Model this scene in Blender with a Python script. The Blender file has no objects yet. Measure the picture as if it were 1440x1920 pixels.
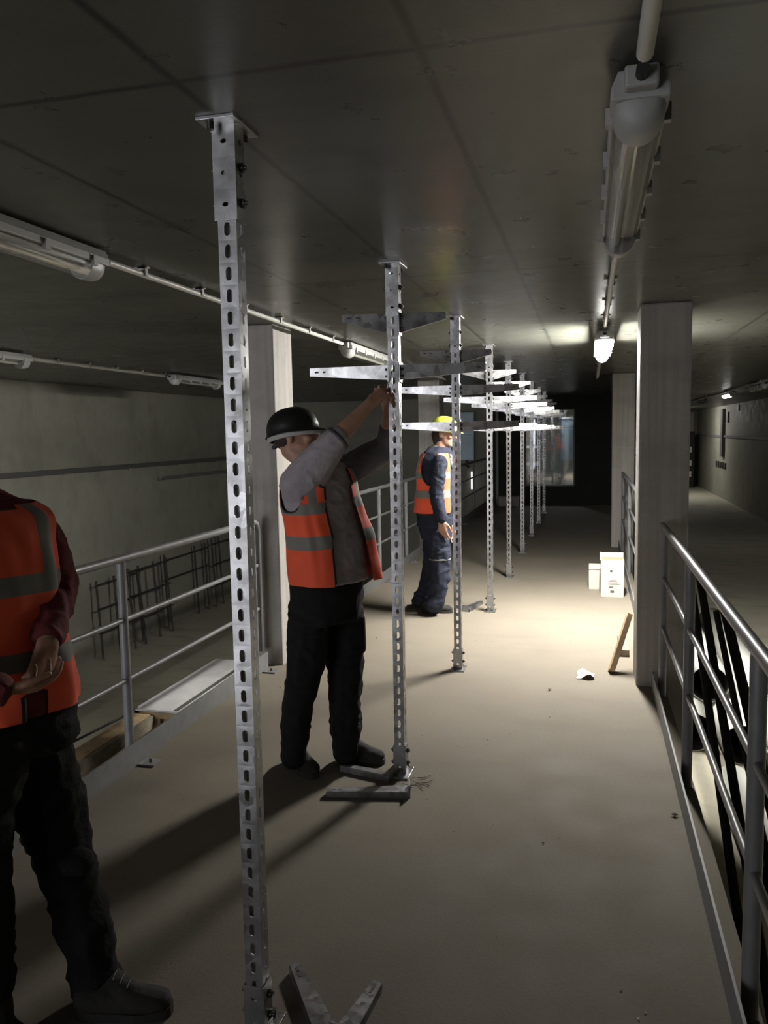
import bpy, bmesh, math, random
from mathutils import Vector, Matrix, noise
random.seed(7)
SC = bpy.context.scene
COL = SC.collection
V = Vector
PI = math.pi

# ---------------------------------------------------------------- camera
F_PX = 1500.0
CAM_H = 1.65
def _n(v): v = V(v); return v.normalized()
_k = 272 / 15292
Yc = _n((1106 - 720, 806 - 960, F_PX))
_b = -F_PX * F_PX / ((1106 - 720) * _k + (806 - 960))
Zc = -_n((_k * _b, _b, F_PX))
Xc = Yc.cross(Zc)
cam_d = bpy.data.cameras.new('camera')
cam = bpy.data.objects.new('camera', cam_d); COL.objects.link(cam)
# columns = camera right, up, back expressed in world axes
right = V((Xc.x, Yc.x, Zc.x)); down = V((Xc.y, Yc.y, Zc.y)); fwd = V((Xc.z, Yc.z, Zc.z))
M = Matrix.Identity(4)
for i in range(3):
    M[i][0] = right[i]; M[i][1] = -down[i]; M[i][2] = -fwd[i]
M[0][3], M[1][3], M[2][3] = 0, 0, CAM_H
cam.matrix_world = M
cam_d.sensor_fit = 'VERTICAL'; cam_d.sensor_height = 24.0; cam_d.lens = F_PX / 1920 * 24.0
cam_d.clip_start = 0.05; cam_d.clip_end = 200
SC.camera = cam
CAMP = V((0, 0, CAM_H))
def ray(px, py): return right * (px - 720) + down * (py - 960) + fwd * F_PX
def atY(px, py, Y): r = ray(px, py); return CAMP + r * (Y / r.y)
def atX(px, py, X): r = ray(px, py); return CAMP + r * (X / r.x)
def atZ(px, py, Z): r = ray(px, py); return CAMP + r * ((Z - CAM_H) / r.z)

# ---------------------------------------------------------------- view and world
SC.view_settings.view_transform = 'Standard'
SC.view_settings.look = 'None'
SC.view_settings.exposure = -0.25
SC.view_settings.gamma = 1.0
SC.view_settings.use_curve_mapping = False
FILL_DAY = 6.2             # fill light for front faces, entering by the added opening behind the camera
w = bpy.data.worlds.new('world'); SC.world = w; w.use_nodes = True
w.node_tree.nodes['Background'].inputs[0].default_value = (0.93, 0.94, 1.0, 1)
w.node_tree.nodes['Background'].inputs[1].default_value = FILL_DAY
LAMP_MAIN = 760.0      # the lit fluorescent fixture over the walkway
LAMP_FAR = 220.0       # lit fixture far along the right aisle
GX0, GX1, GZ0, GZ1, GY = -6.4, -2.4, -1.5, 2.2, -3.5     # unseen opening added to the back wall to let fill light in
pl = bpy.data.lights.new('fill_opening_portal', 'AREA'); pl.shape = 'RECTANGLE'; pl.size = GX1 - GX0; pl.size_y = GZ1 - GZ0
pl.cycles.is_portal = True
po = bpy.data.objects.new('fill_opening_portal', pl); COL.objects.link(po); po.location = ((GX0 + GX1) / 2, GY - .1, (GZ0 + GZ1) / 2); po.rotation_euler = (math.pi / 2, 0, 0)
po.rotation_euler = (-math.pi / 2, 0, 0)

CEIL = 2.42
LFZ = -1.63           # left lower floor
RFZ = -0.87           # right lower floor
LX, RX = -2.22, 0.40  # walkway edges (toe boards)
LWX, RWX = -7.17, 4.6
ENDY = 18.2

# ---------------------------------------------------------------- materials
def mat(name, col, rough=0.6, metal=0.0, spec=0.5, var=0.0, scale=8.0, bump=0.0, bscale=60.0, emit=None, estr=0.0):
    m = bpy.data.materials.new(name); m.use_nodes = True
    nt = m.node_tree; b = nt.nodes['Principled BSDF']
    b.inputs['Base Color'].default_value = (*col, 1)
    b.inputs['Roughness'].default_value = rough
    b.inputs['Metallic'].default_value = metal
    b.inputs['Specular IOR Level'].default_value = spec
    tc = nt.nodes.new('ShaderNodeTexCoord')
    if var:
        nz = nt.nodes.new('ShaderNodeTexNoise'); nz.inputs['Scale'].default_value = scale; nz.inputs['Detail'].default_value = 6
        nt.links.new(tc.outputs['Object'], nz.inputs['Vector'])
        mr = nt.nodes.new('ShaderNodeMapRange'); mr.inputs[1].default_value = .3; mr.inputs[2].default_value = .7
        mr.inputs[3].default_value = 1 - var; mr.inputs[4].default_value = 1 + var
        nt.links.new(nz.outputs['Fac'], mr.inputs[0])
        mx = nt.nodes.new('ShaderNodeVectorMath'); mx.operation = 'SCALE'; mx.inputs[0].default_value = col
        nt.links.new(mr.outputs[0], mx.inputs['Scale']); nt.links.new(mx.outputs[0], b.inputs['Base Color'])
    if bump:
        n2 = nt.nodes.new('ShaderNodeTexNoise'); n2.inputs['Scale'].default_value = bscale; n2.inputs['Detail'].default_value = 4
        nt.links.new(tc.outputs['Object'], n2.inputs['Vector'])
        bp = nt.nodes.new('ShaderNodeBump'); bp.inputs['Strength'].default_value = bump; bp.inputs['Distance'].default_value = .01
        nt.links.new(n2.outputs['Fac'], bp.inputs['Height']); nt.links.new(bp.outputs[0], b.inputs['Normal'])
    if emit:
        b.inputs['Emission Color'].default_value = (*emit, 1); b.inputs['Emission Strength'].default_value = estr
    return m

class NT:
    """tiny node helper"""
    def __init__(s, m): s.nt = m.node_tree; s.b = s.nt.nodes['Principled BSDF']
    def new(s, t, **kw):
        n = s.nt.nodes.new(t)
        for k, v in kw.items(): setattr(n, k, v)
        return n
    def link(s, a, b): s.nt.links.new(a, b)
    def math(s, op, a, b=None, c=None):
        n = s.new('ShaderNodeMath', operation=op)
        for i, v in enumerate((a, b, c)):
            if v is None: continue
            if isinstance(v, (int, float)): n.inputs[i].default_value = v
            else: s.link(v, n.inputs[i])
        return n.outputs[0]
    def noise(s, vec, scale, detail=6, rough=.55, stretch=None):
        if stretch:
            mp = s.new('ShaderNodeMapping'); mp.inputs['Scale'].default_value = stretch
            s.link(vec, mp.inputs['Vector']); vec = mp.outputs[0]
        n = s.new('ShaderNodeTexNoise'); n.inputs['Scale'].default_value = scale
        n.inputs['Detail'].default_value = detail; n.inputs['Roughness'].default_value = rough
        s.link(vec, n.inputs['Vector']); return n.outputs['Fac']
    def rng(s, v, a, b, c, d):
        n = s.new('ShaderNodeMapRange'); s.link(v, n.inputs[0])
        for i, x in enumerate((a, b, c, d)): n.inputs[i + 1].default_value = x
        return n.outputs[0]
    def mix(s, fac, a, b):
        n = s.new('ShaderNodeMix', data_type='RGBA')
        if isinstance(fac, float): n.inputs[0].default_value = fac
        else: s.link(fac, n.inputs[0])
        for i, v in ((6, a), (7, b)):
            if isinstance(v, tuple): n.inputs[i].default_value = (*v, 1)
            else: s.link(v, n.inputs[i])
        return n.outputs[2]

def concrete(name, c1, c2, rough=(.45, .8), seams_x=(), seams_y=(), seam_w=.006, stain=.5, spec=.5, board=None, sc=1.0, seam_col=.45, bump=.12):
    m = mat(name, c1, .6); n = NT(m)
    tc = n.new('ShaderNodeTexCoord'); P = tc.outputs['Object']
    big = n.noise(P, .9 * sc, 5); mid = n.noise(P, 5 * sc, 7, .6); fine = n.noise(P, 90, 3)
    f = n.math('ADD', n.math('MULTIPLY', big, .6), n.math('MULTIPLY', mid, .4))
    col = n.mix(n.rng(f, .36, .64, 0, 1), c1, c2)
    # blotchy damp stains of their own shape
    st = n.rng(n.noise(P, 2.2 * sc, 3, .5, (.6, 1.6, 1)), .52, .72, 0, stain)
    col = n.mix(st, col, tuple(x * .5 for x in c1))
    col = n.mix(n.rng(fine, .35, .65, 0, .18), col, tuple(x * .6 for x in c1))
    sep = n.new('ShaderNodeSeparateXYZ'); n.link(P, sep.inputs[0])
    if seams_x or seams_y:
        acc = None
        wob = n.math('MULTIPLY', n.math('SUBTRACT', n.noise(P, 6, 4), .5), .012)
        for ax, lst in ((0, seams_x), (1, seams_y)):
            for s0 in lst:
                d = n.math('ABSOLUTE', n.math('ADD', n.math('SUBTRACT', sep.outputs[ax], s0), wob))
                v = n.rng(d, seam_w * .4, seam_w * 1.8, 1, 0)
                acc = v if acc is None else n.math('MAXIMUM', acc, v)
        col = n.mix(n.math('MULTIPLY', acc, seam_col), col, (.02, .02, .018))
    if board:
        wv = n.noise(P, 3, 3, .5, (8, 8, .25)); col = n.mix(n.rng(wv, .4, .65, 0, board), col, tuple(x * .55 for x in c1))
    n.link(col, n.b.inputs['Base Color'])
    n.link(n.rng(mid, .35, .65, rough[0], rough[1]), n.b.inputs['Roughness'])
    n.b.inputs['Specular IOR Level'].default_value = spec
    bp = n.new('ShaderNodeBump'); bp.inputs['Strength'].default_value = bump; bp.inputs['Distance'].default_value = .01
    n.link(n.math('ADD', fine, n.math('MULTIPLY', mid, .6)), bp.inputs['Height']); n.link(bp.outputs[0], n.b.inputs['Normal'])
    return m

def galvanised(name, base=.55, rough=(.24, .42), scale=45, dirt=0.0):
    m = mat(name, (base,) * 3, .35, .85); n = NT(m)
    P = n.new('ShaderNodeTexCoord').outputs['Object']
    vo = n.new('ShaderNodeTexVoronoi'); vo.inputs['Scale'].default_value = scale; vo.inputs['Randomness'].default_value = 1; n.link(P, vo.inputs['Vector'])
    sp = n.new('ShaderNodeSeparateColor'); n.link(vo.outputs['Color'], sp.inputs[0])
    nz = n.noise(P, 7, 6, .6)
    col = n.mix(sp.outputs[0], (base * .88,) * 3, (base * 1.1, base * 1.1, base * 1.12))
    col = n.mix(n.rng(nz, .47, .64, 0, .6 + dirt), col, (base * .35, base * .34, base * .32))
    n.link(col, n.b.inputs['Base Color'])
    n.link(n.rng(n.math('ADD', n.math('MULTIPLY', sp.outputs[1], .5), n.math('MULTIPLY', nz, .5)), .2, .75, rough[0], rough[1]), n.b.inputs['Roughness'])
    return m

MAT = {}
MAT['floor'] = concrete('walkway_concrete', (.165, .142, .110), (.205, .178, .138), (.75, .9), stain=.15, spec=.25)
MAT['lower_floor'] = concrete('lower_floor_concrete', (.36, .33, .26), (.45, .42, .33), (.6, .9), stain=.4, spec=.3)
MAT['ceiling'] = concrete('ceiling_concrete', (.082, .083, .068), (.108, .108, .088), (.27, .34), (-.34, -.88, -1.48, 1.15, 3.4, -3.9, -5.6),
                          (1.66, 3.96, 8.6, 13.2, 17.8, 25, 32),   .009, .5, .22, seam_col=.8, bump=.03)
MAT['wall'] = concrete('wall_concrete', (.27, .265, .22), (.36, .35, .29), (.5, .8), stain=.3, spec=.3, board=.08)
MAT['pillar'] = concrete('pillar_concrete', (.34, .315, .295), (.41, .385, .355), (.55, .8), stain=.35, spec=.3, board=.35, sc=2)
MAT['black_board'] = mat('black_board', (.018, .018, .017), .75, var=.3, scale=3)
MAT['galv'] = galvanised('galvanised_steel', .40, scale=30)
MAT['galv_lit'] = galvanised('galvanised_steel_lit', .68, (.2, .34), 22)  # paler copy of post steel; long arms' lit look put in colour
MAT['galv_floor'] = galvanised('galvanised_steel_worn', .32, (.3, .5), 60, .2)
MAT['bolt'] = mat('bolt_steel', (.10, .095, .09), .45, .8)
MAT['rail'] = mat('grey_painted_rail', (.17, .17, .17), .42, .0, var=.12, scale=14)
MAT['fixture'] = mat('fixture_housing_plastic', (.36, .36, .345), .45, var=.06)
MAT['conduit'] = mat('conduit_plastic', (.55, .54, .50), .42, var=.08)
MAT['clip'] = mat('conduit_clip', (.38, .37, .35), .5)
MAT['black_rubber'] = mat('black_rubber', (.02, .02, .02), .6)
MAT['tube'] = mat('tube_glass_white', (.75, .75, .72), .15)
MAT['timber'] = mat('raw_timber', (.42, .30, .17), .75, var=.25, scale=10, bump=.3, bscale=40)
MAT['dark_timber'] = mat('weathered_timber', (.20, .17, .12), .8, var=.3, scale=12, bump=.3)
MAT['white_board'] = mat('white_coated_board', (.62, .61, .60), .5, var=.12, scale=6)
MAT['rebar'] = mat('rebar_steel', (.055, .05, .045), .7, .3, var=.3, scale=30)
MAT['wall_tray'] = mat('wall_tray_steel', (.13, .13, .12), .5, .3)
MAT['pvc'] = mat('white_plastic_pipe', (.66, .66, .60), .35, var=.05)
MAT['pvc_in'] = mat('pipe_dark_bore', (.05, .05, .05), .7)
MAT['dark_tube'] = mat('dark_steel_tube', (.022, .022, .019), .85, .0, .1, var=.25, scale=20)
MAT['card'] = mat('white_cardboard', (.48, .455, .40), .8, var=.06, scale=10)
MAT['card_brown'] = mat('brown_cardboard', (.30, .22, .14), .85)
MAT['ink'] = mat('printed_ink', (.08, .08, .08), .7)
MAT['paper'] = mat('crumpled_paper', (.75, .74, .70), .8)
MAT['dirt'] = mat('debris', (.10, .09, .075), .9)
MAT['cable'] = mat('black_cable', (.02, .02, .02), .5)
MAT['blue_panel'] = mat('pale_blue_steel', (.42, .52, .60), .4, .1)
MAT['door_grey'] = mat('pale_grey_door', (.62, .62, .64), .5)
MAT['label_white'] = mat('white_label', (.7, .7, .7), .6)
MAT['skin'] = mat('skin', (.40, .22, .15), .5, var=.12, scale=25, bump=.15, bscale=160)
MAT['hair'] = mat('dark_hair', (.035, .022, .015), .7, bump=.6, bscale=220)
MAT['eye'] = mat('eye', (.5, .48, .45), .2)
MAT['black_cloth'] = mat('black_workwear', (.014, .014, .014), .88, spec=.2, var=.2, scale=9, bump=.4, bscale=90)
MAT['navy_cloth'] = mat('navy_workwear', (.020, .023, .038), .85, spec=.25, var=.25, scale=12, bump=.4, bscale=90)
MAT['grey_patch'] = mat('grey_knee_patch', (.14, .14, .14), .85)
MAT['shirt'] = mat('pale_grey_shirt', (.36, .32, .34), .85, var=.14, scale=9, bump=.3, bscale=70)
MAT['shirt_shaded'] = mat('shaded_grey_sleeve', (.11, .105, .11), .85, var=.14, scale=9)  # darker copy of the shirt; the far sleeve's shade is in its colour
MAT['maroon'] = mat('maroon_jacket', (.14, .018, .02), .85, var=.2, scale=10, bump=.3, bscale=80)
MAT['jacket_black'] = mat('black_jacket_panel', (.012, .012, .012), .9, var=.2)
MAT['collar'] = mat('grey_collar', (.16, .14, .13), .85)
MAT['boot'] = mat('boot_leather', (.020, .018, .015), .88, var=.25, scale=20, bump=.3)
MAT['boot_sole'] = mat('boot_sole', (.022, .02, .018), .8)
MAT['helmet_black'] = mat('black_helmet_shell', (.012, .014, .012), .42, var=.2)
MAT['helmet_yellow'] = mat('yellow_helmet_shell', (.62, .72, .06), .38)
MAT['strap'] = mat('helmet_band_grey', (.42, .42, .40), .6)
MAT['trim_black'] = mat('vest_binding_black', (.02, .015, .015), .8)

def vest_material(name, orange):
    m = mat(name, orange, .75); n = NT(m)
    at = n.new('ShaderNodeAttribute'); at.attribute_name = 'band'
    P = n.new('ShaderNodeTexCoord').outputs['Object']
    nz = n.noise(P, 7, 5)
    o = n.mix(n.rng(nz, .35, .65, 0, .35), orange, tuple(x * .72 for x in orange))
    fac = n.rng(at.outputs['Fac'], -.0006, .0006, 0, 1)
    col = n.mix(fac, o, (.20, .19, .17))
    at2 = n.new('ShaderNodeAttribute'); at2.attribute_name = 'edge'
    col = n.mix(n.rng(at2.outputs['Fac'], .4, .6, 0, 1), col, (.02, .012, .012))
    n.link(col, n.b.inputs['Base Color'])
    n.b.inputs['Sheen Weight'].default_value = .15
    return m
MAT['vest'] = vest_material('high_visibility_orange', (.97, .115, .04))

def lamp_mat(name, s, col=(1, .985, .93)):
    return mat(name, (.8, .8, .78), .4, emit=col, estr=s)
def glass_mat(name, rough=.02, tint=(.95, .97, 1), alpha_mix=.75):
    m = bpy.data.materials.new(name); m.use_nodes = True; nt = m.node_tree
    nt.nodes.clear(); out = nt.nodes.new('ShaderNodeOutputMaterial'); mx = nt.nodes.new('ShaderNodeMixShader')
    tr = nt.nodes.new('ShaderNodeBsdfTransparent'); tr.inputs[0].default_value = (*tint, 1)
    gl = nt.nodes.new('ShaderNodeBsdfGlossy'); gl.inputs['Roughness'].default_value = rough
    mx.inputs[0].default_value = 1 - alpha_mix
    nt.links.new(tr.outputs[0], mx.inputs[1]); nt.links.new(gl.outputs[0], mx.inputs[2]); nt.links.new(mx.outputs[0], out.inputs[0])
    return m
MAT['cover'] = glass_mat('clear_ribbed_cover', .12, (.82, .82, .78), .72)
MAT['glass'] = glass_mat('window_glass', .03, (.9, .95, 1), .7)

# ---------------------------------------------------------------- mesh helpers
class MB:
    def __init__(s): s.v = []; s.f = []; s.mi = []; s.sm = []
    def add(s, vs, fs, mi=0, sm=False):
        o = len(s.v); s.v += [tuple(p) for p in vs]; s.f += [tuple(o + i for i in f) for f in fs]
        s.mi += [mi] * len(fs); s.sm += [sm] * len(fs); return s
    def box(s, a, b, mi=0):
        x0, y0, z0 = a; x1, y1, z1 = b
        vs = [(x0, y0, z0), (x1, y0, z0), (x1, y1, z0), (x0, y1, z0), (x0, y0, z1), (x1, y0, z1), (x1, y1, z1), (x0, y1, z1)]
        return s.add(vs, [(0, 3, 2, 1), (4, 5, 6, 7), (0, 1, 5, 4), (1, 2, 6, 5), (2, 3, 7, 6), (3, 0, 4, 7)], mi)
    def obox(s, c, ax, ay, az, mi=0):
        c = V(c); ax, ay, az = V(ax), V(ay), V(az)
        vs = [c + sx * ax + sy * ay + sz * az for sz in (-1, 1) for sx, sy in ((-1, -1), (1, -1), (1, 1), (-1, 1))]
        return s.add(vs, [(0, 3, 2, 1), (4, 5, 6, 7), (0, 1, 5, 4), (1, 2, 6, 5), (2, 3, 7, 6), (3, 0, 4, 7)], mi)
    def bar(s, p, q, w, h, up=(0, 0, 1), mi=0):
        p, q = V(p), V(q); d = q - p; a = d.normalized(); sd = a.cross(V(up))
        if sd.length < 1e-4: sd = a.cross(V((1, 0, 0)))
        sd.normalize(); u = sd.cross(a).normalized()
        return s.obox((p + q) / 2, d / 2, sd * w / 2, u * h / 2, mi)
    def tube(s, pts, r, n=12, caps=True, mi=0):
        pts = [V(p) for p in pts]; rs = r if isinstance(r, (list, tuple)) else [r] * len(pts)
        rings = []; ref = None
        for i, p in enumerate(pts):
            d = (pts[min(i + 1, len(pts) - 1)] - pts[max(i - 1, 0)]).normalized()
            if ref is None: ref = d.orthogonal().normalized()
            ref = (ref - d * ref.dot(d)).normalized(); b = d.cross(ref)
            rings.append([p + (ref * math.cos(t) + b * math.sin(t)) * rs[i] for t in [2 * PI * k / n for k in range(n)]])
        vs = [q for rg in rings for q in rg]
        fs = [(i * n + k, i * n + (k + 1) % n, (i + 1) * n + (k + 1) % n, (i + 1) * n + k) for i in range(len(pts) - 1) for k in range(n)]
        s.add(vs, fs, mi, True)
        if caps: s.add(rings[0], [tuple(range(n))[::-1]], mi); s.add(rings[-1], [tuple(range(n))], mi)
        return s
    def grid(s, rows, mi=0, sm=True, close=False):
        n = len(rows[0]); vs = [q for r in rows for q in r]
        fs = [(i * n + k, i * n + (k + 1) % n, (i + 1) * n + (k + 1) % n, (i + 1) * n + k) for i in range(len(rows) - 1) for k in range(n if close else n - 1)]
        return s.add(vs, fs, mi, sm)
    def build(s, name, mats, parent=None, org=None, bevel=0, merge=False, solid=0, collection=None):
        if not isinstance(mats, (list, tuple)): mats = [mats]
        off = V(org) if org is not None else (parent_world(parent) if parent else V((0, 0, 0)))
        me = bpy.data.meshes.new(name)
        me.from_pydata([V(p) - off for p in s.v], [], s.f)
        for i, p in enumerate(me.polygons): p.material_index = s.mi[i]; p.use_smooth = s.sm[i]
        for m in mats: me.materials.append(m)
        if merge:
            bm = bmesh.new(); bm.from_mesh(me); bmesh.ops.remove_doubles(bm, verts=bm.verts, dist=1e-4); bm.to_mesh(me); bm.free()
        me.update()
        o = bpy.data.objects.new(name, me); COL.objects.link(o)
        if parent: o.parent = parent
        elif org is not None: o.location = V(org)
        if solid:
            md = o.modifiers.new('thickness', 'SOLIDIFY'); md.thickness = solid; md.offset = 0
        if bevel:
            md = o.modifiers.new('bevel', 'BEVEL'); md.width = bevel; md.segments = 2; md.limit_method = 'ANGLE'
        return o
def parent_world(p):
    t = V((0, 0, 0))
    while p: t += p.location; p = p.parent
    return t
def thing(name, label, cat, loc=(0, 0, 0), group=None):
    o = bpy.data.objects.new(name, None); COL.objects.link(o); o.location = loc; o.empty_display_size = .1
    return tag(o, label, cat, group)
def tag(o, label, cat, group=None):
    o['label'] = label; o['category'] = cat
    if group: o['group'] = group
    return o
def struct(o): o['kind'] = 'structure'; return o
def plabel(o, t): o['label'] = t; return o
def copy_tree(o, parent=None):
    c = o.copy(); COL.objects.link(c)
    if parent: c.parent = parent
    for ch in list(o.children): copy_tree(ch, c)
    return c

# ---------------------------------------------------------------- structure
Y0 = -3.5; YR = 38.0
struct(MB().box((LX - .08, Y0, -1.9), (RX + .08, ENDY, 0)).build('floor', MAT['floor']))
struct(MB().box((LWX, Y0, LFZ - .15), (LX - .08, ENDY, LFZ)).build('floor_left_aisle', MAT['lower_floor']))
struct(MB().box((RX + .08, Y0, RFZ - .15), (RWX, YR, RFZ)).build('floor_right_aisle', MAT['lower_floor']))
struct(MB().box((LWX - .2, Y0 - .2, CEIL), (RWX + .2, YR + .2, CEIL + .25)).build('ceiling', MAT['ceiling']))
struct(MB().box((LWX - .2, Y0, -1.9), (LWX, ENDY, CEIL)).build('wall_left', MAT['wall']))
struct(MB().box((RWX, Y0, -1.9), (RWX + .2, YR, CEIL)).build('wall_right', MAT['wall']))
g = MB(); g.box((LWX - .2, Y0 - .2, -1.9), (GX0, Y0, CEIL)); g.box((GX1, Y0 - .2, -1.9), (RWX + .2, Y0, CEIL))
g.box((GX0, Y0 - .2, GZ1), (GX1, Y0, CEIL)); g.box((GX0, Y0 - .2, -1.9), (GX1, Y0, GZ0)); struct(g.build('wall_back', MAT['wall']))
WX0, WX1, WZ0, WZ1 = -1.41, -.32, .41, 2.12       # opening in the end wall
e = MB()
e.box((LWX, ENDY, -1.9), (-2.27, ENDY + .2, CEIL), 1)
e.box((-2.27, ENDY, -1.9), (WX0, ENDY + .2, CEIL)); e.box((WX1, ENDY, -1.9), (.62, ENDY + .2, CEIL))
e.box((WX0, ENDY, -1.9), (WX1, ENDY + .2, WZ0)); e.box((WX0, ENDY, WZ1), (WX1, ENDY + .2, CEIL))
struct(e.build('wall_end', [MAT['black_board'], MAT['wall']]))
struct(MB().box((.48, ENDY + .2, -1.0), (.62, YR, CEIL)).build('wall_middle', MAT['wall']))
struct(MB().box((.48, YR, -1.0), (RWX + .2, YR + .2, CEIL)).build('wall_far_right', MAT['wall']))
# window in the end wall with the lit store behind it
win = struct(MB().box((WX0 + .005, ENDY + .06, WZ0 + .005), (WX1 - .005, ENDY + .07, WZ1 - .005)).build('window_1', MAT['glass']))
fr = MB()
for a, b in (((WX0, WZ0), (WX1, WZ0 + .025)), ((WX0, WZ1 - .025), (WX1, WZ1)), ((WX0, WZ0), (WX0 + .03, WZ1)), ((WX1 - .03, WZ0), (WX1, WZ1))):
    fr.box((a[0], ENDY + .03, a[1]), (b[0], ENDY + .1, b[1]))
fr.build('window_frame', MAT['wall_tray'], parent=win)
rb = MB()
rb.box((-3.2, 22.6, -.2), (.4, 22.7, CEIL)); rb.box((-3.2, ENDY + .2, -.2), (-3.1, 22.6, CEIL)); rb.box((.38, ENDY + .2, -.2), (.47, 22.6, CEIL))
rb.box((-3.2, ENDY + .2, -.2), (.47, 22.7, -.05))
struct(rb.build('wall_store_room', MAT['wall']))

def pillar(name, x0, x1, y0, y1, zb):
    o = MB().box((x0, y0, zb), (x1, y1, CEIL)).build('concrete_pillar', MAT['pillar'], org=((x0 + x1) / 2, (y0 + y1) / 2, zb), bevel=.012)
    return tag(o, name, 'pillar')
for y, la, lb in ((-1.1, 'square concrete pillar on the left behind the photographer', 'square concrete pillar on the right behind the photographer'),
                  (5.27, 'concrete pillar behind the black helmeted man, its right face brightly lit', 'large dark concrete pillar at right where the near railing ends'),
                  (11.6, 'distant concrete pillar just behind the yellow helmeted person', 'distant grey pillar half hidden behind the large right pillar')):
    pillar(la, -2.45, -2.13, y, y + .36, LFZ)
    pillar(lb, .30, .60, y, y + .36, RFZ)

# ---------------------------------------------------------------- light fixtures and conduits
def fixture(label, x, y0, y1, on=0.0, dx=0, group=None, z=2.412, light_col=(1, .985, .93)):
    t = thing('ceiling_light', label, 'light fixture', (x, (y0 + y1) / 2, z), group)
    hw, L = .062, (y1 - y0) / 2; yc = (y0 + y1) / 2
    h = MB()
    prof = [(-hw * .75, 0), (-hw, -.035), (-hw, -.062), (hw, -.062), (hw, -.035), (hw * .75, 0)]
    rows = [[V((x + px, yc + s * L, z + pz)) for px, pz in prof] for s in (-1, 1)]
    n = 6
    h.add([p for r in rows for p in r], [(k, (k + 1) % n, n + (k + 1) % n, n + k) for k in range(n)] + [tuple(range(n))[::-1], tuple(range(n, 2 * n))])
    for s in (-1, 1):      # moulded end lugs
        h.box((x - .035, yc + s * L - .03, z - .05), (x + .035, yc + s * (L + .035) + .03 * (s < 0) * 0, z - .005)) if s > 0 else h.box((x - .035, yc - L - .035, z - .05), (x + .035, yc - L + .03, z - .005))
    h.build('housing', MAT['fixture'], parent=t, bevel=.006)
    # diffuser: half round trough
    m = 14; d = MB(); ew = .054
    def ringpts(y, sc): return [V((x + ew * sc * math.cos(a), y, z - .062 - .062 * sc * math.sin(a))) for a in [PI * k / m for k in range(m + 1)]]
    ys = [(-L + .11, 1), (L - .11, 1)]
    d.grid([ringpts(yc + y, s) for y, s in ys])
    db = MAT['cover'] if not on else lamp_mat('lit_cover_%s' % round(on, 1), on, light_col)
    d.build('diffuser', db, parent=t)
    capm = lamp_mat('lit_end_cap', on * .03, light_col) if on > 100 else None
    for s in (-1, 1):
        c = MB(); yy = [(L - .11, 1.04), (L - .05, 1.04), (L - .018, .9), (L - .006, .55), (L - .004, .02)]
        c.grid([ringpts(yc + s * y, q) for y, q in yy])
        c.grid([ringpts(yc + s * (L - .11), q) for q in (1.04, .02)])
        c.build('end_cap', MAT['fixture'] if on < 100 else capm, parent=t)
    if not on:
        tb = MB(); tb.tube([(x - .012, yc - L + .1, z - .082), (x - .012, yc + L - .1, z - .082)], .0125, 12); tb.build('tube_lamp', MAT['tube'], parent=t)
        rf = MB(); rf.add([(x - .045, yc - L + .1, z - .066), (x + .045, yc - L + .1, z - .066), (x + .045, yc + L - .1, z - .066), (x - .045, yc + L - .1, z - .066)], [(0, 1, 2, 3)])
        rf.build('reflector', MAT['label_white'], parent=t, solid=.002)
    for s in (-1, 1):
        for k in range(5):
            yk = yc - L * .84 + k * L * .42
            c = MB(); c.box((min(x + s * (hw - .006), x + s * (hw + .009)), yk - .013, z - .078), (max(x + s * (hw - .006), x + s * (hw + .009)), yk + .013, z - .04))
            c.build('clip', MAT['clip'], parent=t)
    g = MB(); g.tube([(x, yc - L - .035, z - .028), (x, yc - L - .065, z - .028)], .014, 10); g.build('cable_gland', MAT['black_rubber'], parent=t)
    g = MB(); g.tube([(x, yc + L + .03, z - .028), (x, yc + L + .065, z - .028)], .014, 10); g.build('cable_gland', MAT['black_rubber'], parent=t)
    return t
def conduit(label, x, y0, y1, r=.013, z=2.388, step=.62, nx=0, group=None):
    t = thing('conduit', label, 'conduit', (x, (y0 + y1) / 2, z), group)
    MB().tube([(x, y0, z), (x, y1, z)], r, 12).build('pipe', MAT['conduit'], parent=t)
    n = max(1, int((y1 - y0) / step))
    for k in range(n):
        y = y0 + (k + .5) * (y1 - y0) / n
        c = MB(); c.box((x - r - .006, y - .012, z - r * .6), (x + r + .006, y + .012, CEIL - .001)); c.box((x - .035, y - .012, CEIL - .007), (x + .03, y + .012, CEIL - .001))
        c.build('pipe_clip', MAT['clip'], parent=t)
    return t
XR = .10
fixture('unlit long fluorescent fixture with clear cover, top right above the walkway', XR, 1.86, 3.24, z=2.412)
fixture('glowing fluorescent ceiling light over the walkway, the only brightly lit one', XR, 6.12, 7.46, on=LAMP_MAIN, z=2.365)
# the lit fixture's downward beam (tube and reflector), just under its cover
al = bpy.data.lights.new('lit_fixture_beam', 'AREA'); al.shape = 'RECTANGLE'; al.size = .09; al.size_y = 1.1; al.energy = 62; al.spread = math.radians(128); al.color = (1, .975, .92)
ao = bpy.data.objects.new('lit_fixture_beam', al); COL.objects.link(ao); ao.location = (XR, 6.79, 2.365 - .128)
conduit('grey conduit stub entering the near end of the top right fixture', XR, .2, 1.74, .017)
conduit('grey ceiling conduit running from the top right fixture to the lit lamp', XR, 3.32, 6.03)
conduit('dim ceiling conduit continuing past the lit lamp into the dark', XR, 7.55, 12.0)
XL = -1.97
fixture('unlit fluorescent fixture at left edge above the left railing', XL, 1.6, 2.98)
fixture('small pale fluorescent fixture hanging beyond the left pillar, half behind a slotted post', XL, 6.45, 7.85)
conduit('long pale conduit on clips between the two fixtures over the left railing', XL, 3.06, 6.36, .014, step=.55)
conduit('short conduit running on behind the second left fixture', XL, 7.95, 11.2, .014)
XLL = -4.85
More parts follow.
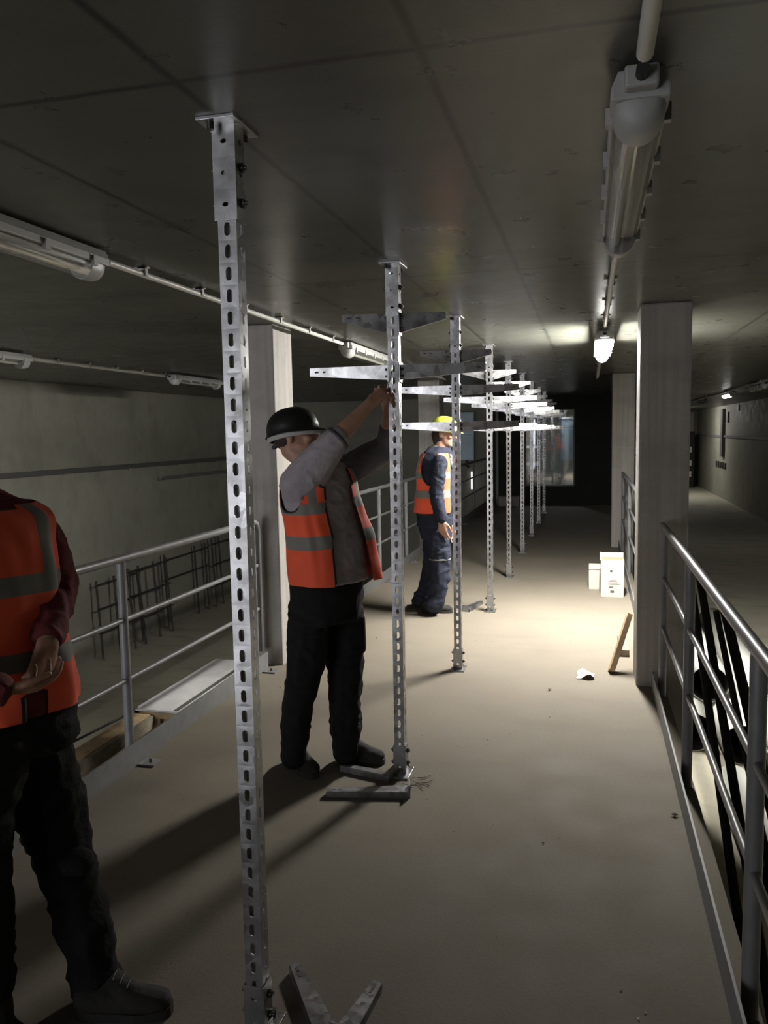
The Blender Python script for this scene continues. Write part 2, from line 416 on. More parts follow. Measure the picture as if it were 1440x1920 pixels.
fixture('unlit fixture over the left aisle at the left picture edge', XLL, 4.9, 6.2, z=2.40)
fixture('unlit fixture over the left aisle, partly hidden by the nearest post', XLL, 8.75, 10.0, z=2.40)
conduit('conduit on small clips over the left aisle by the far wall', XLL - .10, 4.0, 13.0, .018, 2.385, .5)
XRR = 2.72
for i, (y, on, lb) in enumerate(((15.3, 0, 'nearest faint fixture over the right aisle, by the picture edge'), (18.4, 14.0, 'middle small fixture with an added weak glow for its glint, over the right aisle'),  # the middle one gets a weak glow to brighten the right aisle
                         (22.5, 0, 'farthest small fixture visible over the right aisle, by the pillar'), (31.5, LAMP_FAR, 'lit fixture deep in the right aisle hidden by the pillar'))):
    fixture(lb, XRR + .12, y - .6, y + .6, on=on, z=2.40)
conduit('bright ceiling conduit over the right aisle beyond the pillar', XRR, 9.0, 27.0, .02, 2.385, 1.2)
fixture('lit fixture inside the store room behind the end window', -1.0, 19.6, 20.8, on=120.0, z=2.412)

# ---------------------------------------------------------------- railings
def railing(label, x, side, ya, yb, posts, group=None, toe=True, returned=()):
    """side: -1 left of walkway, +1 right"""
    t = thing('railing', label, 'railing', (x, (ya + yb) / 2, 0), group)
    xo = x + side * .045
    H = 1.05; r = .0215; pts = [(xo, ya, H), (xo, yb, H)]
    def bent(end, s):
        return [(xo, end - s * .06, H), (xo, end - s * .02, H - .015), (xo, end, H - .06), (xo, end, .12)]
    path = []
    if ya in returned: path += bent(ya, -1)[::-1]
    else: path += [(xo, ya, H)]
    if yb in returned: path += bent(yb, 1)
    else: path += [(xo, yb, H)]
    MB().tube(path, r, 14).build('handrail', MAT['rail'], parent=t)
    for z in (.74, .43):
        MB().tube([(xo, ya + .03, z), (xo, yb - .03, z)], .0135, 10).build('middle_rail', MAT['rail'], parent=t)
    for y in posts:
        p = MB(); p.tube([(xo, y, H - .01), (xo, y, -.16)], .0235, 14)
        p.box((xo - .045, y - .045, -.17), (xo + .045, y + .045, -.155))
        p.build('post', MAT['rail'], parent=t)
    tb = MB(); tb.box((x - .005, ya, -.01), (x + .005, yb, .115))
    tb.build('toe_board', MAT['rail'], parent=t, bevel=.001)
    # anchor plates on the slab
    for y in (posts if side < 0 else []):
        a = MB(); a.box((min(x - side * .02, x - side * .11), y - .04, .0), (max(x - side * .02, x - side * .11), y + .04, .01)); a.tube([(x - side * .07, y, .008), (x - side * .07, y, .03)], .009, 6)
        a.build('anchor_plate', MAT['rail'], parent=t)
    return t
railing('grey tube railing along the left edge in front of the left pillar', LX, -1, -1.0 + .5, 5.20, [.3, 2.0, 3.50, 5.10], returned=(5.20,))
railing('grey tube railing behind the crouched arm of the worker, beyond the left pillar'.replace('crouched arm of the worker', 'man in the black helmet'), LX, -1, 5.68, 11.5, [5.85, 7.2, 8.55, 9.9, 11.3])
railing('dim tube railing at the far left end behind the yellow helmeted man', LX, -1, 12.05, 18.1, [12.3, 14.2, 16.1, 18.0])
railing('grey tube railing running out of the picture at lower right', RX, 1, -.6, 5.22, [.7, 2.28, 3.80, 5.1])
railing('pale railing section beyond the right pillar beside the cartons', RX, 1, 5.70, 11.5, [5.85, 7.6, 9.5, 11.3])

# ---------------------------------------------------------------- slotted posts with bracket arms
def slotted_strip(mb, org, u, w, z0, z1, pitch, sl, sw, flip=False, horiz=False):
    """flat strip in the plane (u, z) with a slot in every pitch"""
    org = V(org); u = V(u); n = int(round((z1 - z0) / pitch)); pitch = (z1 - z0) / n
    for k in range(n):
        zc = z0 + (k + .5) * pitch
        def P(a, b): return org + u * a + V((0, 0, zc + b))
        cor = [(w / 2, pitch / 2), (-w / 2, pitch / 2), (-w / 2, -pitch / 2), (w / 2, -pitch / 2)]
        r = sw / 2; hs = (sl - sw) / 2; inner = []
        for q, (sx, sy) in enumerate(((1, 1), (-1, 1), (-1, -1), (1, -1))):
            for a in (0, 45, 90):
                an = math.radians(a + 90 * q)
                if horiz: inner.append((sx * hs + r * math.cos(an), r * math.sin(an)))
                else: inner.append((r * math.cos(an), sy * hs + r * math.sin(an)))
        vs = [P(*c) for c in cor] + [P(*c) for c in inner]
        fs = []
        for q in range(4):
            i = 4 + 3 * q; j = 4 + (3 * q + 3) % 12
            fs += [(q, i + 1, i), (q, i + 2, i + 1), (q, (q + 1) % 4, j, i + 2)]
        if flip: fs = [f[::-1] for f in fs]
        mb.add(vs, fs)

PX = -.88
def arm_mesh(sgn, length, h0, h1, yaw, root=.026, ribs=True):
    """tapered bracket arm from the post axis outwards, C section opened away from the camera; local origin post axis, top edge z=0"""
    m = MB(); L = length - root; ca, sa = math.cos(yaw), math.sin(yaw)
    def Q(a, y, z): return V((sgn * (root + a * ca) , y + a * sa * 1.0, z))
    N = 8
    top = [Q(L * k / N, 0, 0) for k in range(N + 1)]
    bot = [Q(L * k / N, 0, -(h0 + (h1 - h0) * k / N)) for k in range(N + 1)]
    # web with two slots at tip
    m.grid([top, bot], sm=False)
    fl = .022
    m.grid([top, [p + V((0, fl, 0)) for p in top]], sm=False)
    m.grid([bot, [p + V((0, fl, 0)) for p in bot]], sm=False)
    # end foot plate bolted to the post
    m.box((sgn * root - .003, -.02, -h0 - .012), (sgn * root + .003, .035, .012))
    return m
def slots_mesh(sgn, length, h1, root=.026, ys=-.0022):
    m = MB()
    for a in (length - .035, length - .075):
        x = sgn * a; z = -h1 * .55; pts = []
        for k in range(12):
            t = 2 * PI * k / 12; pts.append(V((x + (.006 if math.cos(t) > 0 else -.006) + .0042 * math.cos(t), ys, z + .0042 * math.sin(t))))
        m.add(pts, [tuple(range(12))])
    return m
def make_post(y, arms, label):
    t = thing('slotted_post', label, 'post', (PX, y, 0), 'slotted steel posts along the walkway')
    W = .048; D = .046
    s = MB()
    slotted_strip(s, (PX, y - D / 2, 0), (1, 0, 0), W, .012, CEIL - .01, .054, .034, .0165)
    slotted_strip(s, (PX + W / 2, y, 0), (0, 1, 0), D, .012, CEIL - .01, .054, .030, .011)
    slotted_strip(s, (PX - W / 2, y, 0), (0, 1, 0), D, .012, CEIL - .01, .054, .030, .011, True)
    for sx in (-1, 1):
        s.add([(PX + sx * W / 2, y + D / 2, .012), (PX + sx * (W / 2 - .009), y + D / 2, .012), (PX + sx * (W / 2 - .009), y + D / 2, CEIL - .01), (PX + sx * W / 2, y + D / 2, CEIL - .01)], [(0, 1, 2, 3)])
    s.build('slotted_channel', MAT['galv'], parent=t, merge=True, solid=.0025)
    for nm, z0, z1 in (('head_sleeve', CEIL - .235, CEIL - .008), ('foot_sleeve', .008, .15)):
        q = MB(); w2 = W + .010
        slotted_strip(q, (PX, y - D / 2 - .005, 0), (1, 0, 0), w2, z0, z1, .075, .017, .011, horiz=True)
        for sx in (-1, 1): slotted_strip(q, (PX + sx * w2 / 2, y - .002, 0), (0, 1, 0), D + .006, z0, z1, .075, .017, .011, sx < 0, True)
        q.build(nm, MAT['galv'], parent=t, merge=True, solid=.004)
        zz = [z0 + .045, z0 + .13] if nm == 'head_sleeve' else [z0 + .05, z0 + .11]
        for z in zz:
            b = MB(); b.tube([(PX - w2 / 2 - .017, y, z), (PX + w2 / 2 + .017, y, z)], .006, 8)
            b.tube([(PX + w2 / 2 + .002, y, z), (PX + w2 / 2 + .011, y, z)], .012, 6); b.tube([(PX - w2 / 2 - .011, y, z), (PX - w2 / 2 - .002, y, z)], .012, 6)
            b.build('bolt', MAT['bolt'], parent=t)
    for nm, z0, z1 in (('head_plate', CEIL - .008, CEIL), ('base_plate', 0, .008)):
        p = MB(); p.box((PX - .05, y - .075, z0), (PX + .05, y + .075, z1))
        p.build(nm, MAT['galv'], parent=t, bevel=.001)
        for sy in (-1, 1):
            b = MB(); za, zb = (z0 - .018, z0) if z0 > 1 else (z1, z1 + .018)
            b.tube([(PX + .02 * sy, y + sy * .055, za), (PX + .02 * sy, y + sy * .055, zb)], .009, 6); b.build('anchor_bolt', MAT['bolt'], parent=t)
    for (kind, z) in arms:
        L, h0, h1 = ((.24, .088, .03) if kind == 's' else (.42, .066, .036))
        for sgn in (-1, 1):
            yaw = math.radians(-2.0 if sgn < 0 else 7.0) if kind == 'l' else math.radians(9)
            # arm yaw steers reflections: left long arms mirror the added opening, others stay dark
            m = arm_mesh(sgn, L, h0, h1, -yaw if sgn < 0 else yaw)
            o = m.build('bracket_arm', MAT['galv_lit'] if kind == 'l' else MAT['galv'], org=(0, 0, 0), solid=.0025); o.location = (0, 0, z); o.parent = t
            sm = slots_mesh(sgn, L, h1).build('slot', MAT['ink'], org=(0, 0, 0)); sm.parent = o
            ya = math.sin(-yaw if sgn < 0 else yaw) * (L - .05)
            sm.location = (0, ya - .001, 0)
            for zz in (-.02, -h0 + .015):
                b = MB(); b.tube([(sgn * .022, .0, zz), (sgn * .044, .0, zz)], .0065, 6); bo = b.build('bolt', MAT['bolt'], org=(0, 0, 0)); bo.parent = t; bo.location = (0, 0, z + zz * 0)
    return t
PY = [1.92, 3.655, 5.42, 7.29, 9.07, 10.95, 12.75, 14.55, 16.3]
LB = ['nearest tall slotted steel post with no bracket arms, in the left foreground',
      'slotted post the black helmeted man works on, carrying two pairs of arms',
      'slotted steel post directly in front of the yellow helmeted worker',
      'slotted post right of the yellow helmeted worker, foot in the bright floor',
      'fifth slotted post counted from the nearest, foot casting a small shadow on the floor',
      'sixth slotted post counted from the nearest, left of the end window',
      'seventh slotted post counted from the nearest, in front of the end window',
      'eighth slotted post counted from the nearest, small against the end window',
      'farthest slotted post of the row, close to the dark end wall']
for i, y in enumerate(PY):
    arms = [] if i == 0 else ([('s', 2.20), ('l', 1.965)] if i == 1 else [('s', 2.20), ('l', 1.965), ('l', 1.72)])
    make_post(y, arms, LB[i])

# loose bracket arms on the floor
def loose_arm(label, p, q, h=.05, tilt=0.0, hh=.045):
    p, q = V(p), V(q); d = (q - p); L = d.length; d.normalize(); sd = V((-d.y, d.x, 0))
    m = MB(); N = 6
    a = [p + d * L * k / N + sd * (hh * (.45 + .55 * k / N)) * .5 for k in range(N + 1)]
    b = [p + d * L * k / N - sd * (hh * (.45 + .55 * k / N)) * .5 for k in range(N + 1)]
    up = V((0, 0, .028))
    m.grid([[x + up for x in a], [x + up for x in b]], sm=False)
    m.grid([a, [x + up for x in a]], sm=False); m.grid([b, [x + up for x in b]], sm=False)
    t = thing('bracket_arm', label, 'bracket', tuple((p + q) / 2))
    m.build('channel', MAT['galv_floor'], parent=t, solid=.003)
    f = MB(); f.obox(q + V((0, 0, .03)), sd * .035, d * .003, V((0, 0, .03))); f.build('foot_plate', MAT['galv_floor'], parent=t)
    s = MB()
    for k in (.05, .12): s.obox(p + d * (L * k + .015) + up + V((0, 0, .002)), d * .009, sd * .004, V((0, 0, .0006)))
    s.build('slot', MAT['ink'], parent=t)
    return t
loose_arm('loose galvanised arm lying straight across, in front of the second post foot', atZ(612, 1492, 0), atZ(768, 1490, 0), hh=.075)
loose_arm('loose galvanised arm pointing from the worker\'s boot to the second post foot', atZ(640, 1444, 0), atZ(734, 1462, 0), hh=.055)
loose_arm('shiny loose bracket arm at the bottom edge beside the nearest post', atZ(552, 1822, 0), atZ(628, 1985, 0), hh=.07)
loose_arm('darker loose bracket arm at the bottom edge pointing up to the right', atZ(708, 1858, 0), atZ(640, 1960, 0), hh=.06)
loose_arm('pale loose bracket piece on the floor right of the far worker\'s boot', atZ(902, 1132, 0), atZ(872, 1147, 0), hh=.09)

# ---------------------------------------------------------------- things on the walkway
c = thing('carton', 'taller white carton with printed marks standing by the right railing', 'box', (.23, 8.2, 0))
x0, x1, yb = .115, .335, 8.1
m = MB().box((x0, yb, 0), (x1, yb + .22, .37)); m.build('box_body', MAT['card'], parent=c, bevel=.002)
k = MB(); k.box((x0 - .01, yb + .005, .37), (x0 + .0, yb + .21, .42)); k.box((x0, yb + .2, .37), (x1, yb + .215, .415)); k.box((x0 + .006, yb + .006, .3705), (x1 - .006, yb + .214, .372), 1)
k.build('flap', [MAT['card'], MAT['card_brown']], parent=c)
k = MB()
for (u, z, a, b) in ((.45, .26, .012, .012), (.45, .10, .018, .006), (.5, .055, .018, .012)):
    k.box((x0 + u * .22 - a, yb - .0012, z - b), (x0 + u * .22 + a, yb - .0004, z + b))
for q in range(4): k.box((x0 + .06 + .01 * q, yb - .0012, .125 + .014 * q), (x1 - .04 - .012 * q, yb - .0004, .129 + .014 * q))
k.build('printed_marks', MAT['ink'], parent=c)
c = thing('carton', 'smaller white carton left of the taller one, by the right railing', 'box', (.08, 8.6, 0))
MB().box((.0, 8.48, 0), (.20, 8.70, .235)).build('box_body', MAT['card'], parent=c, bevel=.002)
k = MB(); k.box((-.004, 8.476, .205), (.2, 8.479, .209)); k.build('tape', MAT['card_brown'], parent=c)
# plank leaning on the pillar
pb = atZ(1146, 1262, 0); pt = atX(1180, 1156, .275)
d = (pt - pb).normalized()
m = MB(); sd = d.cross(V((0, 1, 0))).normalized(); yy = sd.cross(d).normalized()
m.obox((pb + pt) / 2 + V((0, 0, .012)), (pt - pb) / 2, sd * .018, yy * .045)
o = m.build('timber_batten', MAT['timber'], org=tuple(pb), bevel=.003); tag(o, 'short timber batten leaning on the left face of the right pillar', 'plank')
m = MB(); m.box((.22, 5.95, 0), (.29, 6.4, .05)); o = m.build('timber_offcut', MAT['dark_timber'], org=(.25, 6.1, 0), bevel=.003); tag(o, 'small timber offcut on the floor behind the leaning batten', 'offcut')
# crumpled paper
pc = atZ(1098, 1270, 0); m = MB(); rows = []
for i in range(5):
    rows.append([pc + V((-.055 + .028 * j + random.uniform(-.006, .006), -.05 + .03 * i, .004 + .035 * max(0, 1 - abs(j - 2 + .4 * (i - 2)) / 2) + random.uniform(0, .008))) for j in range(5)])
m.grid(rows, sm=False); o = m.build('paper_scrap', MAT['paper'], org=tuple(pc), solid=.001); tag(o, 'folded white scrap of paper lying on the floor near the right pillar', 'paper')
# debris and pebbles: countless crumbs
m = MB()
def crumb(p, r, mi=0):
    s = [V((random.uniform(.6, 1.2) * r * a, random.uniform(.6, 1.2) * r * b, max(0, r * .7 * (1 + cc)) * .7)) for a, b, cc in ((1, 0, 0), (0, 1, 0), (-1, 0, 0), (0, -1, 0), (0, 0, 1), (0, 0, -1))]
    m.add([V(p) + q for q in s], [(0, 1, 4), (1, 2, 4), (2, 3, 4), (3, 0, 4), (1, 0, 5), (2, 1, 5), (3, 2, 5), (0, 3, 5)], mi)
for (px, py, r) in ((1030, 1294, .02), (1265, 1530, .022), (1018, 1582, .01), (915, 1388, .008), (1030, 1345, .008), (706, 1197, .01), (525, 1290, .012), (1268, 1330, .014), (1185, 1340, .006), (800, 1500, .006), (850, 1560, .005)):
    crumb(atZ(px, py, 0.001), r * .7)
for (px, py) in ((1165, 1857), (1210, 1899), (1198, 1911)): crumb(atZ(px, py, .001), .0045, 1)
for _ in range(160): crumb((random.uniform(-2.1, .33), random.uniform(1.2, 9), .001), random.uniform(.001, .0035))
for q in range(16):
    a = atZ(770 + random.uniform(-10, 40), 1462 + random.uniform(-8, 14), .004); m.tube([a, a + V((random.uniform(-.05, .05), random.uniform(-.03, .03), .004))], .0015, 4)
o = m.build('floor_debris', [MAT['dirt'], MAT['label_white']]); tag(o, 'scattered crumbs, wire ends and grit on the walkway floor', 'debris'); o['kind'] = 'stuff'

# ---------------------------------------------------------------- left aisle
def crate():
    z = -.5; t = thing('timber_crate', 'long timber crate with white board lid standing below the left railing', 'crate', (-3.0, 6.2, LFZ))
    X0, X1, Ya, Yb = -3.51, -2.45, 5.51, 6.95
    l = MB(); l.box((X0, Ya, z - .018), (X1, Yb, z)); l.build('lid', MAT['white_board'], parent=t, bevel=.002)
    s = MB(); s.box((-3.17, Ya + .01, z + .0005), (-3.13, Yb, z + .003)); s.build('rail_shadow_strip', MAT['wall_tray'], parent=t)  # thin dark strip laid on the lid as the railing's shadow
    f = MB()
    f.box((X0, Ya, z - .07), (X1, Ya + .04, z - .02)); f.box((X0, Yb - .04, z - .07), (X1, Yb, z - .02))
    f.box((X0, Ya, z - .07), (X0 + .04, Yb, z - .02)); f.box((X1 - .04, Ya, z - .07), (X1, Yb, z - .02))
    f.build('top_frame', MAT['timber'], parent=t)
    for x in (X0 + .13, X0 + .60, X1 - .09):
        for y in (Ya + .01, Yb - .09): MB().box((x, y, LFZ), (x + .09, y + .05, z - .07)).build('leg', MAT['timber'], parent=t)
    MB().box((X0, Yb - .02, LFZ), (X1, Yb, z - .07)).build('side_board', MAT['dark_timber'], parent=t)
    t = thing('timber_bench', 'open timber formwork frame in front of the white lidded crate, below the left railing', 'crate', (-3.3, 4.9, LFZ))
    A = (-3.51, 4.62, z - .03); B = (-3.51, 5.48, z - .03)
    m = MB(); m.box((-3.51, 4.45, z - .06), (-3.36, 5.49, z - .03)); m.build('top_plank', MAT['timber'], parent=t, bevel=.002)
    MB().box((-3.36, 4.45, z - .14), (-3.33, 5.49, z - .04)).build('side_plank', MAT['dark_timber'], parent=t)
    MB().box((-3.50, 4.45, z - .62), (-2.9, 4.48, z - .12)).build('end_board', MAT['timber'], parent=t)
    for x, y in ((-3.45, 4.5), (-3.2, 4.52), (-3.45, 5.4), (-3.0, 5.42)): MB().box((x, y, LFZ), (x + .05, y + .05, z - .06)).build('leg', MAT['timber'], parent=t)
crate()
# cable lying along the bench
pts = [atZ(p[0], p[1], -.55) for p in ((122, 1400), (134, 1375), (140, 1362), (165, 1352), (200, 1342), (245, 1335))]
pts = [V((p.x - .06, p.y, -.49 - .004 * i)) for i, p in enumerate(pts)]
pts[0].z = -1.6
pts = [V((-3.56, 4.3, LFZ + .02)), V((-3.62, 4.55, LFZ + .02)), V((-3.66, 4.62, -1.0)), V((-3.60, 4.66, -.6)), V((-3.56, 4.75, -.50)), V((-3.53, 5.0, -.50)), V((-3.49, 5.35, -.50)), V((-3.47, 5.49, -.48))]
o = MB().tube(pts, .009, 8).build('power_cable', MAT['cable'], org=(-3.6, 4.6, LFZ)); tag(o, 'black cable draped over the open timber frame at left', 'cable')
# rebar mats leaning on the left wall
def mat_panel(label, ya, yb, zt, hbars, dx=.14, extra=()):
    t = MB(); xb = LWX + .06 + dx; xt = LWX + .03 + dx * .8
    def pt(y, z): f = (z - LFZ) / (zt - LFZ); return V((xb + (xt - xb) * f, y, z))
    ys = [ya, yb] + list(extra)
    for y in ys: t.tube([pt(y, LFZ + .01), pt(y, zt)], .017, 8)
    for z in hbars: t.tube([pt(ya - .05, z) + V((.02, 0, 0)), pt(yb + .05, z) + V((.02, 0, 0))], .015, 8)
    o = t.build('rebar_mat', MAT['rebar'], org=(xb, (ya + yb) / 2, LFZ)); tag(o, label, 'rebar mat', 'rebar mats leaning on the left wall')
mat_panel('near rebar mat leaning on the left wall, half behind the railing post', 10.2, 11.3, -.44, (-.5, -.86, -1.22), extra=(10.65,))
mat_panel('second rebar mat along the left wall, its bars close together', 10.85, 12.0, -.36, (-.42, -.80, -1.18), .28, (11.15, 11.6))
mat_panel('third rebar mat along the left wall with thin long cross bars', 12.2, 13.7, -.35, (-.45, -.78, -1.15), .1, (13.3,))
mat_panel('farthest rebar mat along the left wall, nearly lost in the dark', 13.9, 15.6, -.3, (-.4, -.8, -1.2), .16, (14.2, 15.2))
t = thing('cable_channel', 'dark steel channel with bright bolts running along the left wall', 'channel', (LWX + .04, 9, 1.2))
MB().box((LWX, 1.0, 1.17), (LWX + .07, ENDY, 1.235)).build('channel_body', MAT['wall_tray'], parent=t)
for i in range(9):
    y = 8.2 + i * 1.55
    MB().tube([(LWX + .07, y, 1.165), (LWX + .085, y, 1.165)], .016, 8).build('bolt', MAT['galv'], parent=t)
t = thing('wall_pipe', 'thin pale pipe low on the left wall by the far posts', 'pipe', (LWX + .04, 15.5, .62))
MB().tube([(LWX + .05, 12.3, .95), (LWX + .05, ENDY, .95)], .028, 10).build('pipe', MAT['rail'], parent=t)
MB().box((LWX, 14.5, .93), (LWX + .05, 14.54, .97)).build('pipe_clip', MAT['clip'], parent=t)
# end of the left side
t = thing('switch_cabinet', 'pale blue steel switch cabinet on the end wall behind the third post', 'cabinet', (-2.72, ENDY - .1, 1.5))
MB().box((-3.0, ENDY - .22, 1.02), (-2.52, ENDY, 2.1)).build('cabinet_body', MAT['blue_panel'], parent=t, bevel=.01)
MB().box((-2.97, ENDY - .235, 1.06), (-2.55, ENDY - .221, 1.6)).build('door', MAT['blue_panel'], parent=t, bevel=.004)
MB().box((-2.97, ENDY - .235, 1.63), (-2.55, ENDY - .221, 2.06)).build('door', MAT['blue_panel'], parent=t, bevel=.004)
MB().tube([(-2.7, ENDY - .15, 1.02), (-2.72, ENDY - .15, .9), (-2.66, ENDY - .12, .86)], .02, 8).build('cable_tail', MAT['cable'], parent=t)
o = MB().tube([(-2.60, ENDY - .025, .35), (-2.60, ENDY - .025, .75)], .02, 10).build('tube_lamp', lamp_mat('far_tube_glow', 1.6), org=(-2.6, ENDY - .15, .35)); tag(o, 'thin bright upright tube with an added glow under the blue cabinet at the far end', 'lamp')  # weak glow added to a pale upright tube far from any light
o = MB().box((-1.95, ENDY - .5, 0), (-1.5, ENDY - .15, .22)).build('low_block', MAT['pillar'], org=(-1.7, ENDY - .3, 0), bevel=.01); tag(o, 'low concrete block on the floor at the foot of the dark end wall', 'block')
o = MB().box((-2.05, ENDY - .08, 0), (-1.99, ENDY - .02, CEIL)).build('wall_conduit', MAT['rail'], org=(-2.0, ENDY - .05, 0)); tag(o, 'tall thin grey trunking on the dark end wall, behind the fourth post', 'trunking')
# store room contents seen through the window
for i, (x, y) in enumerate(((-1.62, 19.6), (-1.42, 20.2), (-1.12, 19.8), (-.92, 20.6), (-.70, 20.0), (-.62, 21.2))):
    s = MB(); slotted_strip(s, (x, y, 0), (1, 0, 0), .05, -.05, 2.4, .07, .04, .02); s.box((x - .03, y + .01, -.05), (x - .022, y + .04, 2.4)); s.box((x + .022, y + .01, -.05), (x + .03, y + .04, 2.4))
    o = s.build('slotted_post', MAT['galv'], org=(x, y, -.05), solid=.003)
    tag(o, 'thin slotted post standing in the lit store room behind the end window', 'post', 'slotted posts behind the end window')
t = thing('storage_shelf', 'pale shelf unit in the lit store room, left behind the end window', 'shelf', (-1.5, 21.5, -.05))
for z in (.1, .75, 1.2, 1.7): MB().box((-1.75, 21.3, z), (-1.2, 21.7, z + .06)).build('shelf_board', MAT['door_grey'], parent=t)
for x in (-1.75, -1.24):
    for y in (21.3, 21.66): MB().box((x, y, -.05), (x + .04, y + .04, 2.1)).build('upright', MAT['door_grey'], parent=t)
t = thing('radiator', 'bluish ribbed panel at the right side behind the end window', 'radiator', (-.45, 20.3, .9))
MB().box((-.70, 20.3, .92), (-.30, 20.36, 1.95)).build('panel', MAT['blue_panel'], parent=t)
s = MB()
for k in range(9): s.box((-.69 + k * .044, 20.285, .95), (-.67 + k * .044, 20.3, 1.92))
s.build('ribs', MAT['blue_panel'], parent=t)
MB().box((-.72, 20.27, 1.93), (-.28, 20.37, 1.97)).build('top_cap', MAT['label_white'], parent=t)

# ---------------------------------------------------------------- right aisle
def pvc(label, x, z, ya, yb, r=.155, grp='white pipes lying in the right aisle'):
    t = thing('plastic_pipe', label, 'pipe', (x, ya, z), grp)
    n = 40; o_ = []; 
    def rg(y, rr): return [V((x + rr * math.cos(2 * PI * k / n), y, z + rr * math.sin(2 * PI * k / n))) for k in range(n)]
    m = MB(); m.grid([rg(ya, r - .008), rg(ya, r), rg(yb, r), rg(yb, r - .008)], close=True); m.build('pipe_wall', MAT['pvc'], parent=t)
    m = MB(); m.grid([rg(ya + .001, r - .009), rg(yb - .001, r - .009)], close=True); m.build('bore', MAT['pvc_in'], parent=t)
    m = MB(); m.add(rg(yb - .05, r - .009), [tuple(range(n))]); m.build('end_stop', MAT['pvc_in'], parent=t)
zf = RFZ + .156
pvc('white pipe lying nearest the walkway, open dark end below the right handrail', .80, zf, 6.45, 11.0)
pvc('white pipe lying second from the walkway, behind the near railing post', 1.13, zf, 6.25, 10.6)
pvc('white pipe lying third from the walkway, open end at the right picture edge', 1.47, zf, 5.95, 10.4)
pvc('white pipe resting on top between the first two pipes', .965, zf + .27, 6.85, 11.4)
pvc('thinner white pipe on the floor reaching nearest the camera', 0.96, RFZ + .112, 4.4, 5.7, .11)
def rod(label, a, b, r):
    o = MB().tube([a, b], r, 14).build('steel_tube', MAT['dark_tube'], org=tuple(b)); tag(o, label, 'tube', 'dark steel tubes leaning outside the right railing')
rod('dark steel tube leaning in the right aisle, upper left of the four', atX(1292, 1064, .57), V((.62, 2.75, RFZ + .03)), .020)
rod('dark steel tube leaning in the right aisle, just right of the upper left one', atX(1309, 1064, .63), V((.70, 2.8, RFZ + .03)), .022)
rod('dark steel tube with its top lower, third from the pillar in the right aisle', atX(1343, 1148, .69), V((.78, 2.5, RFZ + .03)), .017)
rod('thick dark steel tube, fourth from the pillar in the right aisle', atX(1360, 1148, .75), V((.86, 2.5, RFZ + .03)), .027)
# right wall
t = thing('wall_rail', 'pale rail running along the far right wall', 'rail', (RWX - .04, 28, 1.34))
MB().box((RWX - .05, 10, 1.30), (RWX, YR, 1.385)).build('rail_body', MAT['rail'], parent=t)
o = MB().box((RWX - .10, 30.3, .62), (RWX, 30.75, 2.3)).build('cable_riser', MAT['wall_tray'], org=(RWX - .05, 30.5, .62)); tag(o, 'dark upright riser on the far right wall crossing the rail', 'riser')
o = MB().box((RWX - .06, 29.5, 1.82), (RWX, 29.8, 2.18)).build('junction_box', MAT['wall_tray'], org=(RWX - .03, 29.6, 1.82)); tag(o, 'small dark box beside the riser on the far right wall', 'box')
o = MB().box((RWX - .04, 27.6, 2.18), (RWX, 27.75, 2.36)).build('junction_box', MAT['wall_tray'], org=(RWX - .03, 27.7, 2.2)); tag(o, 'tiny dark box high on the right wall, nearest the camera', 'box')
for k in range(5):
    y = 32.0 - k * .5
    o = MB().box((RWX - .05, y - .08, .2), (RWX, y + .08, .42)).build('wall_socket', MAT['wall_tray'], org=(RWX - .03, y, .2)); tag(o, 'small dark socket in the row of five low on the far right wall', 'socket', 'five sockets on the far right wall')
t = thing('grey_cabinet', 'dark rack with three white labels at the end of the right aisle', 'rack', (3.7, 37, RFZ))
MB().box((3.2, 36.3, RFZ), (4.32, 37.2, 1.5)).build('rack_body', MAT['black_board'], parent=t, bevel=.01)
for z in (.62, .05, -.42): MB().box((3.95, 36.28, z), (4.2, 36.299, z + .24)).build('label_plate', MAT['label_white'], parent=t)
d1 = struct(MB().box((3.9, YR - .06, 1.45), (4.45, YR, 2.35)).build('door_1', MAT['door_grey']))

# ---------------------------------------------------------------- people
def ico(sub=2):
    bm = bmesh.new(); bmesh.ops.create_icosphere(bm, subdivisions=sub, radius=1); v = [x.co.copy() for x in bm.verts]; bm.free(); return v
ICO = ico(2)
def hull_into(bm, pts):
    vs = [bm.verts.new(p) for p in pts]
    r = bmesh.ops.convex_hull(bm, input=vs)
    kill = list({g for g in r['geom_interior'] + r['geom_unused'] if isinstance(g, bmesh.types.BMVert) and g.is_valid})
    if kill: bmesh.ops.delete(bm, geom=kill, context='VERTS')
def ell(c, a, b, cc, ra, rb, rc): return [V(c) + a * (p.x * ra) + b * (p.y * rb) + cc * (p.z * rc) for p in ICO]
EX, EY, EZ = V((1, 0, 0)), V((0, 1, 0)), V((0, 0, 1))
def sph(c, r): return ell(c, EX, EY, EZ, r, r, r)
def chain(pts):       # [(pos, r), ...] -> hull elements
    return [sph(pts[i][0], pts[i][1]) + sph(pts[i + 1][0], pts[i + 1][1]) for i in range(len(pts) - 1)]
